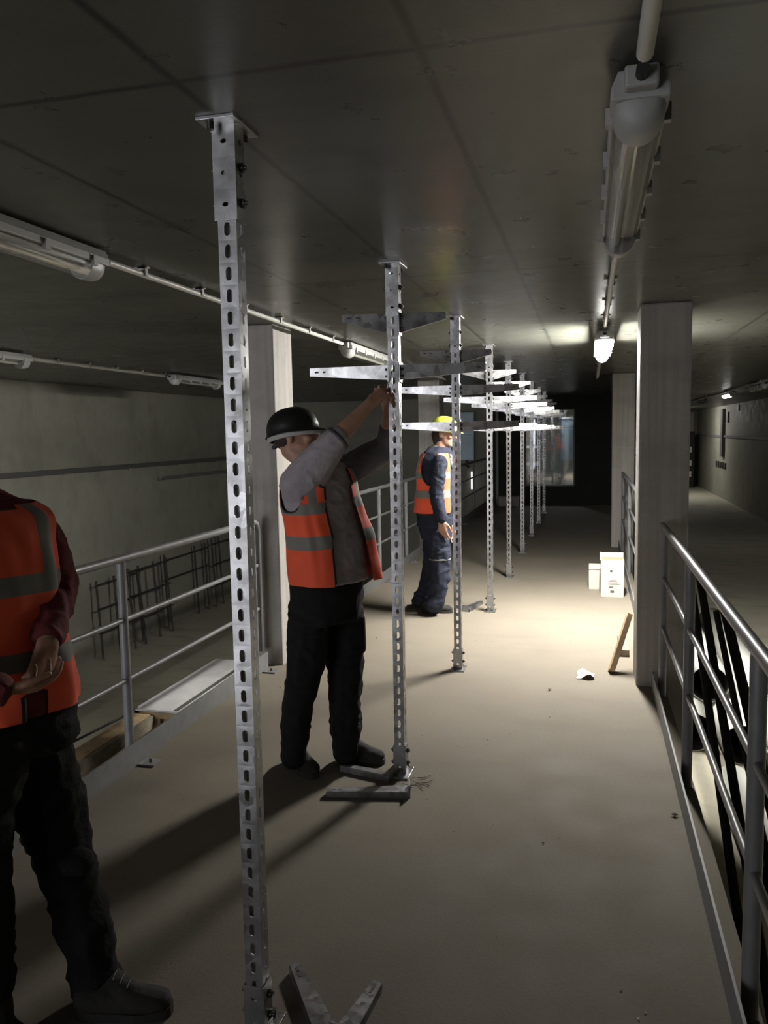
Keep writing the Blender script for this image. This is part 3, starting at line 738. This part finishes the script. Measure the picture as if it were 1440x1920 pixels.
def blob(name, elems, voxel, mats, parent, smooth=4, folds=0.0, ffreq=14.0, sf=.5, facemat=None, vattr=None):
    bm = bmesh.new()
    for e_ in elems: hull_into(bm, e_)
    bmesh.ops.recalc_face_normals(bm, faces=bm.faces)
    me = bpy.data.meshes.new('tmp'); bm.to_mesh(me); bm.free()
    o = bpy.data.objects.new('tmp', me); COL.objects.link(o)
    r = o.modifiers.new('r', 'REMESH'); r.mode = 'VOXEL'; r.voxel_size = voxel
    if smooth: s = o.modifiers.new('s', 'SMOOTH'); s.factor = sf; s.iterations = smooth
    dg = bpy.context.evaluated_depsgraph_get(); dg.update()
    m2 = bpy.data.meshes.new_from_object(o.evaluated_get(dg)); bpy.data.objects.remove(o)
    m2.name = name
    if folds:
        nrm = [v.normal.copy() for v in m2.vertices]
        for v, n in zip(m2.vertices, nrm):
            p = v.co
            q = V((p.x * ffreq, p.y * ffreq, p.z * ffreq * 1.5))
            a = noise.noise(q + 1.3 * noise.noise_vector(q * .5)); rr = 1 - abs(a) * 2.2
            v.co = p + n * (folds * (rr - .4) * .8 + folds * .3 * noise.noise(q * 2.3))
    off = parent_world(parent)
    if not isinstance(mats, (list, tuple)): mats = [mats]
    m2.materials.clear()
    for m in mats: m2.materials.append(m)
    for pl in m2.polygons:
        pl.use_smooth = True; pl.material_index = facemat(pl.center) if facemat else 0
    for v in m2.vertices: v.co = v.co - off
    m2.update()
    ob = bpy.data.objects.new(name, m2); COL.objects.link(ob); ob.parent = parent
    return ob

def head_elems(c, f, u):
    f = V(f).normalized(); s = f.cross(V(u)).normalized(); u = s.cross(f).normalized(); c = V(c)
    E = [ell(c + u * .012, f, s, u, .098, .077, .105),
         ell(c + f * .030 - u * .062, f, s, u, .060, .058, .060),
         ell(c + f * .066 - u * .098, f, s, u, .026, .028, .022),
         ell(c + f * .078 + u * .022, f, s, u, .020, .052, .016),                       # brow
         sph(c + f * .094 + u * .004, .009) + sph(c + f * .116 - u * .033, .013),         # nose
         sph(c + f * .098 - u * .036, .012) + sph(c + f * .112 - u * .036 , .011),
         ell(c + f * .092 - u * .064, f, s, u, .013, .024, .009),                       # lips
         ell(c + f * .072 - u * .028 + s * .040, f, s, u, .022, .022, .022), ell(c + f * .072 - u * .028 - s * .040, f, s, u, .022, .022, .022)]
    for q in (-1, 1):
        E.append(ell(c - f * .004 - u * .012 + s * q * .080, (f + u * .15).normalized(), s, u, .020, .009, .032))
    return E, f, s, u
def hand_elems(w, d, pn, side, curls, s=1.0, spread=.18, thumb=.5):
    """w wrist, d direction to fingers, pn palm-facing normal, side +1/-1 which side the thumb is on"""
    w = V(w); d = V(d).normalized(); pn = V(pn); pn = (pn - d * pn.dot(d)).normalized(); lat = d.cross(pn).normalized() * side
    E = []
    k0 = [w + d * .085 * s + lat * .030 * s, w + d * .092 * s + lat * .010 * s, w + d * .088 * s - lat * .011 * s, w + d * .078 * s - lat * .030 * s]
    for k in k0: E.append(sph(w + lat * .010 * s * (1 if (k - w).dot(lat) > 0 else -1), .019 * s) + sph(k, .0125 * s))
    E.append(sph(k0[0], .0125 * s) + sph(k0[3], .0115 * s) + sph(w + lat * .016 * s, .017 * s) + sph(w - lat * .016 * s, .017 * s))
    Ls = [(.043, .026, .021), (.047, .030, .022), (.044, .028, .021), (.035, .021, .018)]
    for i, k in enumerate(k0):
        dd = (d + lat * spread * (1.5 - i) * .5).normalized(); p = k; r = .0098 * s if i < 3 else .0085 * s
        for j, L in enumerate(Ls[i]):
            a = curls[i] * (1.0, 1.1, .8)[j]; ca, sa = math.cos(a), math.sin(a)
            n2 = (pn - dd * pn.dot(dd)).normalized(); dd2 = (dd * ca + n2 * sa); p2 = p + dd2 * L * s
            E.append(sph(p, r) + sph(p2, r * .9)); p = p2; dd = dd2; r *= .92
    tb = w + d * .022 * s + lat * .022 * s; p = tb; dd = (d * .75 + lat * .75 + pn * thumb * .6).normalized(); r = .0125 * s
    for j, L in enumerate((.042, .030, .026)):
        p2 = p + dd * L * s; E.append(sph(p, r) + sph(p2, r * .88)); p = p2; r *= .88; dd = (dd - lat * .35 * (j > -1) + pn * thumb * .4 + d * .2).normalized()
    return E
def helmet(parent, c, f, u, matl, band=None, scale=1.0, drop=0.0):
    f = V(f).normalized(); s = f.cross(V(u)).normalized(); u = s.cross(f).normalized(); c = V(c) + u * (.028 - drop)
    m = MB(); n = 48; rows = []
    for i in range(13):
        ph = PI / 2 * (1 - i / 12); 
        rw = []
        for k in range(n):
            t = 2 * PI * k / n; cr = math.cos(ph) ** .85 if ph < PI / 2 - 1e-6 else 0.0
            ridge = 1 + .03 * math.exp(-(math.sin(t) * cr / .22) ** 2) * (math.sin(ph) ** .5)
            rw.append(c + f * (.136 * cr * math.cos(t)) * scale + s * (.112 * cr * math.sin(t)) * scale + u * (.122 * math.sin(ph) ** .9 * ridge) * scale)
        rows.append(rw)
    for e_, dz in ((.006, -.012), (.012, -.016)):    # skirt, then brim
        rows.append([c + f * ((.136 + e_ + (.042 if e_ > .01 else .012) * max(0, math.cos(2 * PI * k / n)) ** 1.6) * math.cos(2 * PI * k / n)) * scale + s * ((.112 + e_) * math.sin(2 * PI * k / n)) * scale + u * (dz - (.012 if e_ > .01 else 0) * max(0, math.cos(2 * PI * k / n))) * scale for k in range(n)])
    m.grid(rows, close=True)
    h = m.build('helmet', matl, parent=parent, solid=.004, merge=True)
    if band:
        b = MB(); rws = []
        for z, e_ in ((-.012, .0075), (-.019, .0105), (-.036, .006), (-.038, .0)):
            rws.append([c + f * ((.128 + e_) * math.cos(2 * PI * k / n)) * scale + s * ((.104 + e_) * math.sin(2 * PI * k / n)) * scale + u * z * scale for k in range(n)])
        b.grid(rws, close=True); b.build('headband', band, parent=h, solid=.003)
    return h
def ring(c, f, hw, hd, k, n, lean=0.0, up=EZ):
    """point k of n on the elliptical torso section; angle 0 = front"""
    t = 2 * PI * k / n; l = up.cross(f).normalized()
    ct, st = math.cos(t), math.sin(t); e = 2 / 2.4
    return V(c) + f * (hd * math.copysign(abs(ct) ** e, ct)) + l * (hw * math.copysign(abs(st) ** e, st))
def interp(rings, v):
    """rings: list of (center, hw, hd); v in 0..1 bottom to top"""
    x = v * (len(rings) - 1); i = min(int(x), len(rings) - 2); t = x - i
    def cr(a, b, c_, d_): return .5 * ((2 * b) + (c_ - a) * t + (2 * a - 5 * b + 4 * c_ - d_) * t * t + (-a + 3 * b - 3 * c_ + d_) * t ** 3)
    g = lambda j: rings[max(0, min(len(rings) - 1, j))]
    return tuple(cr(g(i - 1)[q], g(i)[q], g(i + 1)[q], g(i + 2)[q]) for q in range(3))
def torso_elems(rings, f, k=.93):
    E = []
    for a, b in zip(rings[:-1], rings[1:]):
        E.append([ring(r[0], f, r[1] * k, r[2] * k, j, 24) for r in (a, b) for j in range(24)])
    return E
def vest(parent, rings, f, opening, bands, straps, arm, folds=.007, flare=None, zskew=None, n=144, rows_=110, seed=0.0):
    """open vest lofted round the torso. opening(v)->half angle removed at the front, or 0; bands: [(v0, half, skew)]; straps [(angle, half)]; arm=(v0,v1,half) armholes at the sides"""
    f = V(f).normalized(); vs = []; band = []; uv = []
    for i in range(rows_ + 1):
        v = i / rows_; c_, hw, hd = interp(rings, v)
        for k in range(n):
            p = ring(c_, f, hw, hd, k, n); t = 2 * PI * k / n; t = t - 2 * PI if t > PI else t
            out = (p - c_); out.z = 0; out.normalize()
            q = V((math.cos(t) * 2.4, math.sin(t) * 2.4, v * 4 + seed)); a = noise.noise(q * 1.6) ; b2 = noise.noise(V((t * 2.6, v * 1.2, seed)))
            p = p + out * (folds * a + folds * 1.4 * b2 * (1 - v))
            if flare: p = p + flare(t, v)
            vs.append(p); uv.append((t, v))
            w_ = -1.0
            for (v0, hv, sk) in bands: w_ = max(w_, hv - abs(v - v0 - sk * math.sin(t) ))
            for (a0, ha, vmin) in straps:
                if v > vmin: w_ = max(w_, (ha - abs(abs(t) - a0)) * .25)
                if v > vmin: w_ = max(w_, (ha - abs(abs(t) - (PI - a0 * .95))) * .25)
            band.append(w_)
    fs = []; keep_edge = {}
    def cut(t, v):
        if abs(t) < opening(v): return 1
        d = ((abs(t) - PI / 2 - arm[3]) / arm[2]) ** 2 + ((v - (arm[0] + arm[1]) / 2) / ((arm[1] - arm[0]) / 2)) ** 2
        return 1 if d < 1 else 0
    def near(t, v):
        for dt, dv in ((.035, 0), (-.035, 0), (0, .012), (0, -.012)):
            if cut(t + dt, v + dv): return 1.0
        return 0.0
    for i in range(rows_):
        for k in range(n):
            ids = (i * n + k, i * n + (k + 1) % n, (i + 1) * n + (k + 1) % n, (i + 1) * n + k)
            t, v = uv[ids[0]]
            if cut(t, v): continue
            fs.append(ids)
    edge = [max(near(*u_), 1.0 if u_[1] < .008 else 0.0) for u_ in uv]
    off = parent_world(parent)
    me = bpy.data.meshes.new('vest'); me.from_pydata([p - off for p in vs], [], fs)
    a1 = me.attributes.new('band', 'FLOAT', 'POINT'); a1.data.foreach_set('value', band)
    a2 = me.attributes.new('edge', 'FLOAT', 'POINT'); a2.data.foreach_set('value', edge)
    me.materials.append(MAT['vest'])
    bm = bmesh.new(); bm.from_mesh(me); bmesh.ops.delete(bm, geom=[v for v in bm.verts if not v.link_faces], context='VERTS'); bm.to_mesh(me); bm.free()
    for p in me.polygons: p.use_smooth = True
    o = bpy.data.objects.new('vest', me); COL.objects.link(o); o.parent = parent
    md = o.modifiers.new('s', 'SMOOTH'); md.iterations = 2
    md = o.modifiers.new('t', 'SOLIDIFY'); md.thickness = .004
    return o
def boot(parent, heel, toe, ankle, ht=.13, w=.047, voxel=.007):
    heel, toe, ankle = V(heel), V(toe), V(ankle); d = (toe - heel); d.z = 0; L = d.length; d.normalize(); s = V((-d.y, d.x, 0))
    h = V((heel.x, heel.y, 0))
    E = [sph(h + d * .035 + EZ * .05, .040) + sph(ankle, .052),
         sph(h + d * .04 + EZ * .045, .040) + sph(h + d * (L * .62) + EZ * .045, .044),
         ell(h + d * (L * .62) + EZ * .045, d, s, EZ, .05, .048, .04) + ell(h + d * (L - .045) + EZ * .038, d, s, EZ, .045, .046, .033),
         sph(ankle + d * .01, .05) + sph(h + d * (L * .55) + EZ * .055, .042)]
    b = blob('boot', E, voxel, MAT['boot'], parent, 3, .002, 30)
    m = MB(); pts = []
    for k in range(28):
        t = 2 * PI * k / 28; x = math.cos(t); y = math.sin(t)
        wd = w * (.88 + .16 * (x > 0) * 1.0)
        pts.append(h + d * (L / 2 + L / 2 * math.copysign(abs(x) ** .8, x)) + s * (wd * math.copysign(abs(y) ** .7, y)))
    m.grid([[p + EZ * .001 for p in pts], [p + EZ * .028 for p in pts]], close=True, sm=False); m.add([p + EZ * .001 for p in pts], [tuple(range(28))[::-1]]); m.add([p + EZ * .028 for p in pts], [tuple(range(28))])
    m.build('sole', MAT['boot_sole'], parent=b)
    lc = MB()
    for q in range(4):
        a = h + d * (L * (.42 + .07 * q)) + EZ * (.118 - .013 * q); lc.tube([a - s * .022, a + EZ * .004, a + s * .022], .0028, 6)
    lc.build('laces', MAT['black_rubber'], parent=b)
    return b

# ---- worker in the black helmet, arms raised at the second post
def worker_one():
    Y = 3.60
    t = thing('person', 'person in black helmet and orange vest reaching up to the second post', 'person', tuple(atZ(620, 1445, 0)))
    f = V((.86, -.51, 0)).normalized()
    m = .00253
    def R(cx, y, hw, hd, Yo=Y): return (atY(cx, y, Yo), hw, hd)
    rings = [R(619, 1088, .205, .168), R(616, 1050, .202, .165), R(612, 1005, .200, .160), R(604, 965, .196, .152), R(598, 930, .194, .146), R(597, 900, .188, .138), R(598, 878, .165, .115), R(592, 858, .10, .085)]
    # shoulders, elbows, wrists
    rs = atY(566, 902, Y - .12); re = atY(632, 822, Y - .15); rw = atY(694, 757, Y - .06)
    ls = atY(655, 880, Y + .13); le = atY(729, 838, Y + .20); lw = atY(729, 772, Y + .10)
    hc = atY(551, 818, Y + .02); hf = V((.93, .15, .16)); hu = V((-.14, .1, 1))
    E, hf, hs, hu = head_elems(hc, hf, hu)
    nb = atY(585, 868, Y + .02)
    E.append(sph(hc - hu * .06 - hf * .02, .056) + sph(nb, .062))
    E += torso_elems(rings[:-1], f, .80)
    E += chain([(rs, .062), (re, .045), (re.lerp(rw, .3), .043), (rw, .027)]); E += chain([(ls, .055), (le, .045), (le.lerp(lw, .4), .042), (lw, .028)])
    E.append(sph(nb, .06) + sph(rs, .05)); E.append(sph(nb, .06) + sph(ls, .05))
    E += hand_elems(rw, (atY(722, 733, Y + .0) - rw), V((.3, .9, -.3)), 1, (.75, .8, .85, .9), 1.02, thumb=.7)
    E += hand_elems(lw, V((.0, -.25, 1)), V((-.35, -.9, 0)), 1, (.7, .75, .8, .85), 1.0, thumb=.7)
    hipc = atY(612, 1105, Y)
    E += chain([(atY(588, 1125, Y - .05), .07), (atY(577, 1215, Y - .075), .06), (atY(558, 1325, Y - .075), .045), (atY(551, 1412, Y - .075), .038)])
    E += chain([(atY(636, 1125, Y + .05), .07), (atY(646, 1215, Y + .09), .06), (atY(647, 1325, Y + .09), .045), (atY(649, 1400, Y + .09), .038)])
    blob('body', E, .0065, MAT['skin'], t, 3)
    # hair at the nape
    blob('hair', [ell(hc - hf * .018 + hu * .0, hf, hs, hu, .088, .080, .070)], .008, MAT['hair'], t, 2, .002, 60)
    helmet(t, hc, hf, hu, MAT['helmet_black'], MAT['strap'], .93, .006)
    kb = blob('helmet_knob', [sph(hc - hf * .108 - hu * .036, .011) + sph(hc - hf * .085 - hu * .026, .013)], .006, MAT['black_rubber'], t, 1)
    # shirt
    E = torso_elems(rings, f, .93)
    E += chain([(rs + V((-.01, 0, -.015)), .098), (rs.lerp(re, .5), .084), (rs.lerp(re, 1.0), .062)])
    E.append(sph(rs, .08) + sph(nb + V((.0, 0, .0)), .055))
    blob('shirt', E, .0085, MAT['shirt'], t, 5, .006, 13)
    E = chain([(ls, .075), (ls.lerp(le, .5), .075), (le, .066), (le.lerp(lw, .45), .052)]); E.append(sph(ls, .075) + sph(nb, .05))
    blob('sleeve', E, .0085, MAT['shirt_shaded'], t, 5, .006, 14)
    cu = MB(); ax = (rw - re).normalized(); cu.tube([re.lerp(rw, -.04), re.lerp(rw, .03)], [.064, .060], 20, caps=False); cu.build('cuff', MAT['shirt_shaded'], parent=t, solid=.004)
    def op(v): return .30 + .14 * (1 - v) if v < .78 else .45
    def flare(tt, v):
        # the far front panel hangs open and swings out
        a = max(0, 1 - abs(tt - .85) / .75) * (1 - v) ** 1.3; return V((.055, .02, 0)) * a
    vest(t, rings[:-1], f, op, [(.60, .046, .03), (.335, .046, .02)], [(.72, .13, .60)], (.55, 1.05, .62, .0), flare=flare, seed=2.0)
    # trousers
    hr = [R(612, 1160, .188, .150), R(612, 1120, .182, .150), R(612, 1085, .178, .145)]
    E = torso_elems(hr, f, 1.0)
    n_ = Y - .075; fY = Y + .09
    E += chain([(atY(580, 1150, n_), .100), (atY(577, 1215, n_), .100), (atY(570, 1265, n_), .088), (atY(558, 1325, n_), .073), (atY(554, 1368, n_), .073), (atY(551, 1400, n_), .060), (atY(551, 1418, n_), .062)])
    E += chain([(atY(644, 1150, fY), .098), (atY(645, 1215, fY), .100), (atY(648, 1265, fY), .090), (atY(647, 1320, fY), .077), (atY(648, 1362, fY), .083), (atY(648, 1385, fY), .066), (atY(649, 1408, fY), .068)])
    tr = blob('trousers', E, .009, MAT['black_cloth'], t, 4, .011, 9)
    E = chain([(atY(548, 1180, n_ - .02), .028), (atY(549, 1225, n_ - .02), .026)]); blob('cargo_pocket', E, .007, MAT['black_cloth'], tr, 2)
    E = chain([(atY(672, 1160, fY), .035), (atY(674, 1215, fY), .035)]); blob('cargo_pocket', E, .007, MAT['black_cloth'], tr, 2)
    boot(t, atZ(543, 1425, 0), atZ(592, 1462, 0), atY(551, 1412, n_))
    boot(t, atZ(634, 1424, 0), atZ(722, 1432, 0), atY(650, 1395, fY))
    # spanner held in the right hand
    sp = MB(); a = atY(726, 728, Y - .02); b = atY(733, 702, Y - .02); sp.tube([a, b], .004, 8); sp.tube([b, b + V((0, .0, .016))], .008, 8)
    o = sp.build('spanner', MAT['galv'], org=tuple(a)); tag(o, 'small spanner held in the black helmeted worker\'s raised hand', 'spanner')
worker_one()

# ---- worker in the yellow helmet, in profile
def worker_two():
    Y = 7.08
    t = thing('person', 'person in yellow helmet, orange vest and navy workwear, standing in profile', 'person', tuple(atZ(812, 1143, 0)))
    f = V((.99, -.10, 0)).normalized()
    def R(cx, y, hw, hd, Yo=Y): return (atY(cx, y, Yo), hw, hd)
    rings = [R(814, 960, .19, .165), R(815, 938, .192, .168), R(817, 910, .20, .162), R(817, 885, .225, .165), R(819, 862, .24, .150), R(820, 849, .225, .125), R(824, 838, .13, .09)]
    rs = atY(822, 868, Y - .19); re = atY(818, 925, Y - .22); rw = atY(828, 975, Y - .20)
    ls = rs + V((.0, .38, 0)); le = re + V((.03, .42, 0)); lw = atY(838, 980, Y + .22)
    hc = atY(832, 812, Y); hf = V((.99, -.12, -.10)); hu = V((.08, 0, 1))
    E, hf, hs, hu = head_elems(hc, hf, hu); nb = atY(826, 848, Y)
    E.append(sph(hc - hu * .06 - hf * .02, .056) + sph(nb, .062)); E += torso_elems(rings[:-1], f, .8)
    E += chain([(rs, .055), (re, .043), (rw, .028)]); E += chain([(ls, .055), (le, .043), (lw, .028)])
    E.append(sph(nb, .06) + sph(rs, .045)); E.append(sph(nb, .06) + sph(ls, .045))
    E += hand_elems(rw, V((.10, 0, -1)), V((0.25, .95, 0)), 1, (.25, .3, .38, .42), 1.05, thumb=.3)
    E += hand_elems(lw, V((.15, 0, -1)), V((0.2, -.95, 0)), -1, (.25, .3, .38, .42), 1.05, thumb=.3)
    E += chain([(atY(819, 985, Y - .05), .07), (atY(824, 1010, Y - .09), .065), (atY(826, 1070, Y - .09), .05), (atY(813, 1132, Y - .09), .038)])
    E += chain([(atY(815, 985, Y + .06), .07), (atY(814, 1010, Y + .10), .065), (atY(808, 1070, Y + .10), .05), (atY(787, 1122, Y + .10), .038)])
    blob('body', E, .008, MAT['skin'], t, 3)
    blob('hair', [ell(hc - hf * .03 - hu * .02, hf, hs, hu, .082, .080, .085), ell(hc - hf * .05 - hu * .07, hf, hs, hu, .045, .062, .05)], .008, MAT['hair'], t, 2, .003, 60)
    for q in (-1, 1): MB().add([hc + hf * .080 + hs * q * .032 + hu * .002 + p * .012 for p in ICO], []).v
    h = helmet(t, hc, V((.96, -.1, -.05)), V((.05, 0, 1)), MAT['helmet_yellow'], None, .93, -.004)
    E = torso_elems(rings, f, .93)
    E += chain([(rs + V((.015, -.015, 0)), .070), (rs.lerp(re, .5) + V((.01, -.02, 0)), .068), (re, .064), (re.lerp(rw, .6), .060), (rw + V((0, 0, .015)), .050)])
    E += chain([(ls, .08), (le, .07), (lw, .055)])
    E += torso_elems([R(815, 985, .185, .15), R(815, 955, .185, .155)], f, 1)
    blob('jacket', E, .010, MAT['navy_cloth'], t, 4, .011, 12)
    E = [sph(nb + V((-.03, 0, .01)), .075) + sph(nb + V((.055, 0, -.05)), .055), sph(nb + V((.05, -.05, -.02)), .03) + sph(nb + V((.115, -.04, -.13)), .022), sph(nb + V((.05, .05, -.02)), .03) + sph(nb + V((.115, .04, -.13)), .022)]
    blob('collar', E, .009, MAT['collar'], t, 2)
    def op(v): return .30 if v > .3 else .22
    vest(t, rings[:-1], f, op, [(.30, .05, 0), (.56, .05, 0)], [(.85, .16, .6)], (.42, 1.10, .46, -.05), folds=.009, seed=5.0)
    E = torso_elems([R(818, 1010, .165, .135), R(816, 985, .175, .140), R(815, 955, .17, .14)], f, 1.0)
    nY, fY = Y - .09, Y + .10
    E += chain([(atY(822, 1005, nY), .105), (atY(826, 1045, nY), .095), (atY(826, 1085, nY), .088), (atY(820, 1118, nY), .078), (atY(814, 1133, nY), .082)])
    E += chain([(atY(814, 1005, fY), .105), (atY(812, 1050, fY), .092), (atY(805, 1090, fY), .085), (atY(790, 1122, fY), .08)])
    tr = blob('trousers', E, .011, MAT['navy_cloth'], t, 4, .014, 8)
    pp = MB()
    a, b = atY(812, 1043, nY - .098), atY(826, 1050, nY - .10)
    k1 = blob('reflective_strip', [ell(atY(825, 1048, nY), EX, EY, EZ, .107, .107, .014)], .007, MAT['grey_patch'], tr, 1)
    boot(t, atZ(790, 1148, 0), atZ(849, 1149, 0), atY(812, 1134, nY), voxel=.008)
    boot(t, atZ(772, 1136, 0), atZ(822, 1134, 0), atY(786, 1126, fY), voxel=.008)
worker_two()

# ---- worker cropped by the left edge
def worker_three():
    Y = 1.80
    t = thing('person', 'person in orange vest at left edge, head out of frame', 'person', tuple(atZ(120, 1900, 0)))
    f = V((.92, -.40, 0)).normalized(); l = EZ.cross(f)
    def R(cx, y, hw, hd, Yo=Y): return (atY(cx, y, Yo), hw, hd)
    rings = [R(10, 1325, .19, .165), R(8, 1285, .19, .162), R(0, 1230, .185, .155), R(-18, 1160, .185, .150), R(-30, 1090, .195, .148), R(-40, 1020, .20, .142), R(-52, 972, .212, .130), R(-66, 948, .185, .110), R(-88, 930, .11, .085)]
    nb = atY(-100, 925, Y); hc = nb + V((-.015, -.02, .16)); hf = V((.75, -.6, -.25)); hu = V((.2, -.15, 1))
    E, hf, hs, hu = head_elems(hc, hf, hu)
    E.append(sph(hc - hu * .06 - hf * .02, .056) + sph(nb, .062)); E += torso_elems(rings[:-2], f, .8)
    ls = atY(52, 985, Y + .15); le = atY(104, 1095, Y + .17); lw = atY(90, 1205, Y - .03)
    rs = atY(-55, 925, Y) - l * .19 + V((0, 0, -.10)); re = rs + V((.02, -.04, -.30)); rw = atY(-8, 1292, Y - .22)
    E += chain([(ls, .055), (le, .043), (lw, .029)]); E += chain([(rs, .055), (re, .043), (rw, .029)])
    E.append(sph(nb, .06) + sph(rs, .045)); E.append(sph(nb, .06) + sph(ls, .045))
    E += hand_elems(lw, V((-.15, -.28, -1)), V((-.85, .15, .1)), 1, (.8, .85, .9, 1.0), 1.04, thumb=.6)
    E += hand_elems(rw, (atY(45, 1290, Y - .16) - rw), V((.1, .6, .7)), 1, (.45, .5, .55, .6), 1.0, thumb=.4)
    E += chain([(atY(50, 1400, Y + .09), .075), (atY(86, 1495, Y + .12), .07), (atY(122, 1615, Y + .12), .052), (atY(160, 1750, Y + .12), .045), (atY(180, 1838, Y + .12), .04)])
    E += chain([(atY(-25, 1400, Y - .10), .075), (atY(-40, 1500, Y - .10), .065), (atY(-42, 1600, Y - .10), .05), (atY(-25, 1840, Y - .10), .04)])
    blob('body', E, .006, MAT['skin'], t, 3)
    blob('hair', [ell(hc - hf * .012 + hu * .02, hf, hs, hu, .098, .084, .105)], .01, MAT['hair'], t, 2, .003, 60)
    E = torso_elems(rings, f, .93)
    E += chain([(ls, .078), (ls.lerp(le, .5), .080), (le, .064), (le.lerp(lw, .5), .054), (le.lerp(lw, .9), .042)])
    E += chain([(rs, .078), (re, .07), (rw, .045)])
    E.append(sph(nb, .065) + sph(ls, .065))
    def fm(p):
        q = p - ls; return 1 if (q.dot(V((1, 0, 0))) < .025 - .10 * (q.z + .1) and q.z < -.05) else 0
    blob('jacket', E, .0085, [MAT['maroon'], MAT['jacket_black']], t, 4, .009, 13, facemat=fm)
    def op(v): return .10 if v < .16 else (.0 if v < .94 else .35)
    vest(t, rings[:-1], f, op, [(.57, .036, -.01), (.30, .036, -.01)], [(.62, .14, .585)], (.50, 1.02, .52, .1), folds=.008, seed=9.0)
    E = torso_elems([R(22, 1400, .175, .15), R(15, 1350, .175, .15), R(10, 1310, .17, .145)], f, 1.0)
    fY = Y + .12; nY = Y - .10
    E += chain([(atY(50, 1395, fY - .03), .118), (atY(86, 1495, fY), .112), (atY(114, 1585, fY), .088), (atY(139, 1670, fY), .078), (atY(162, 1750, fY), .086), (atY(168, 1795, fY), .070), (atY(180, 1838, fY), .075)])
    E += chain([(atY(-25, 1395, nY), .118), (atY(-40, 1500, nY), .10), (atY(-42, 1600, nY), .085), (atY(-32, 1740, nY), .078), (atY(-25, 1840, nY), .075)])
    tr = blob('trousers', E, .009, MAT['black_cloth'], t, 4, .012, 9)
    blob('knee_patch', [ell(atY(140, 1615, fY - .045), EX, EY, EZ, .062, .05, .04)], .007, MAT['black_cloth'], tr, 1)
    blob('pocket_lining', [ell(atY(46, 1408, nY + .035), V((.6, 0, -.8)), EY, V((.8, 0, .6)), .03, .012, .012)], .005, MAT['maroon'], tr, 1)
    boot(t, atZ(142, 1902, 0), atZ(325, 1898, 0), atY(182, 1838, fY))
    boot(t, atZ(-52, 1940, 0), atZ(48, 1985, 0), atY(-22, 1850, nY))
    sc = MB(); a = atY(-2, 1288, Y - .2); b = atY(62, 1281, Y - .17); sc.bar(a, b, .012, .004)
    o = sc.build('folding_rule', MAT['label_white'], org=tuple(a)); tag(o, 'thin pale rule held in the hands of the person at left edge', 'rule')
worker_three()
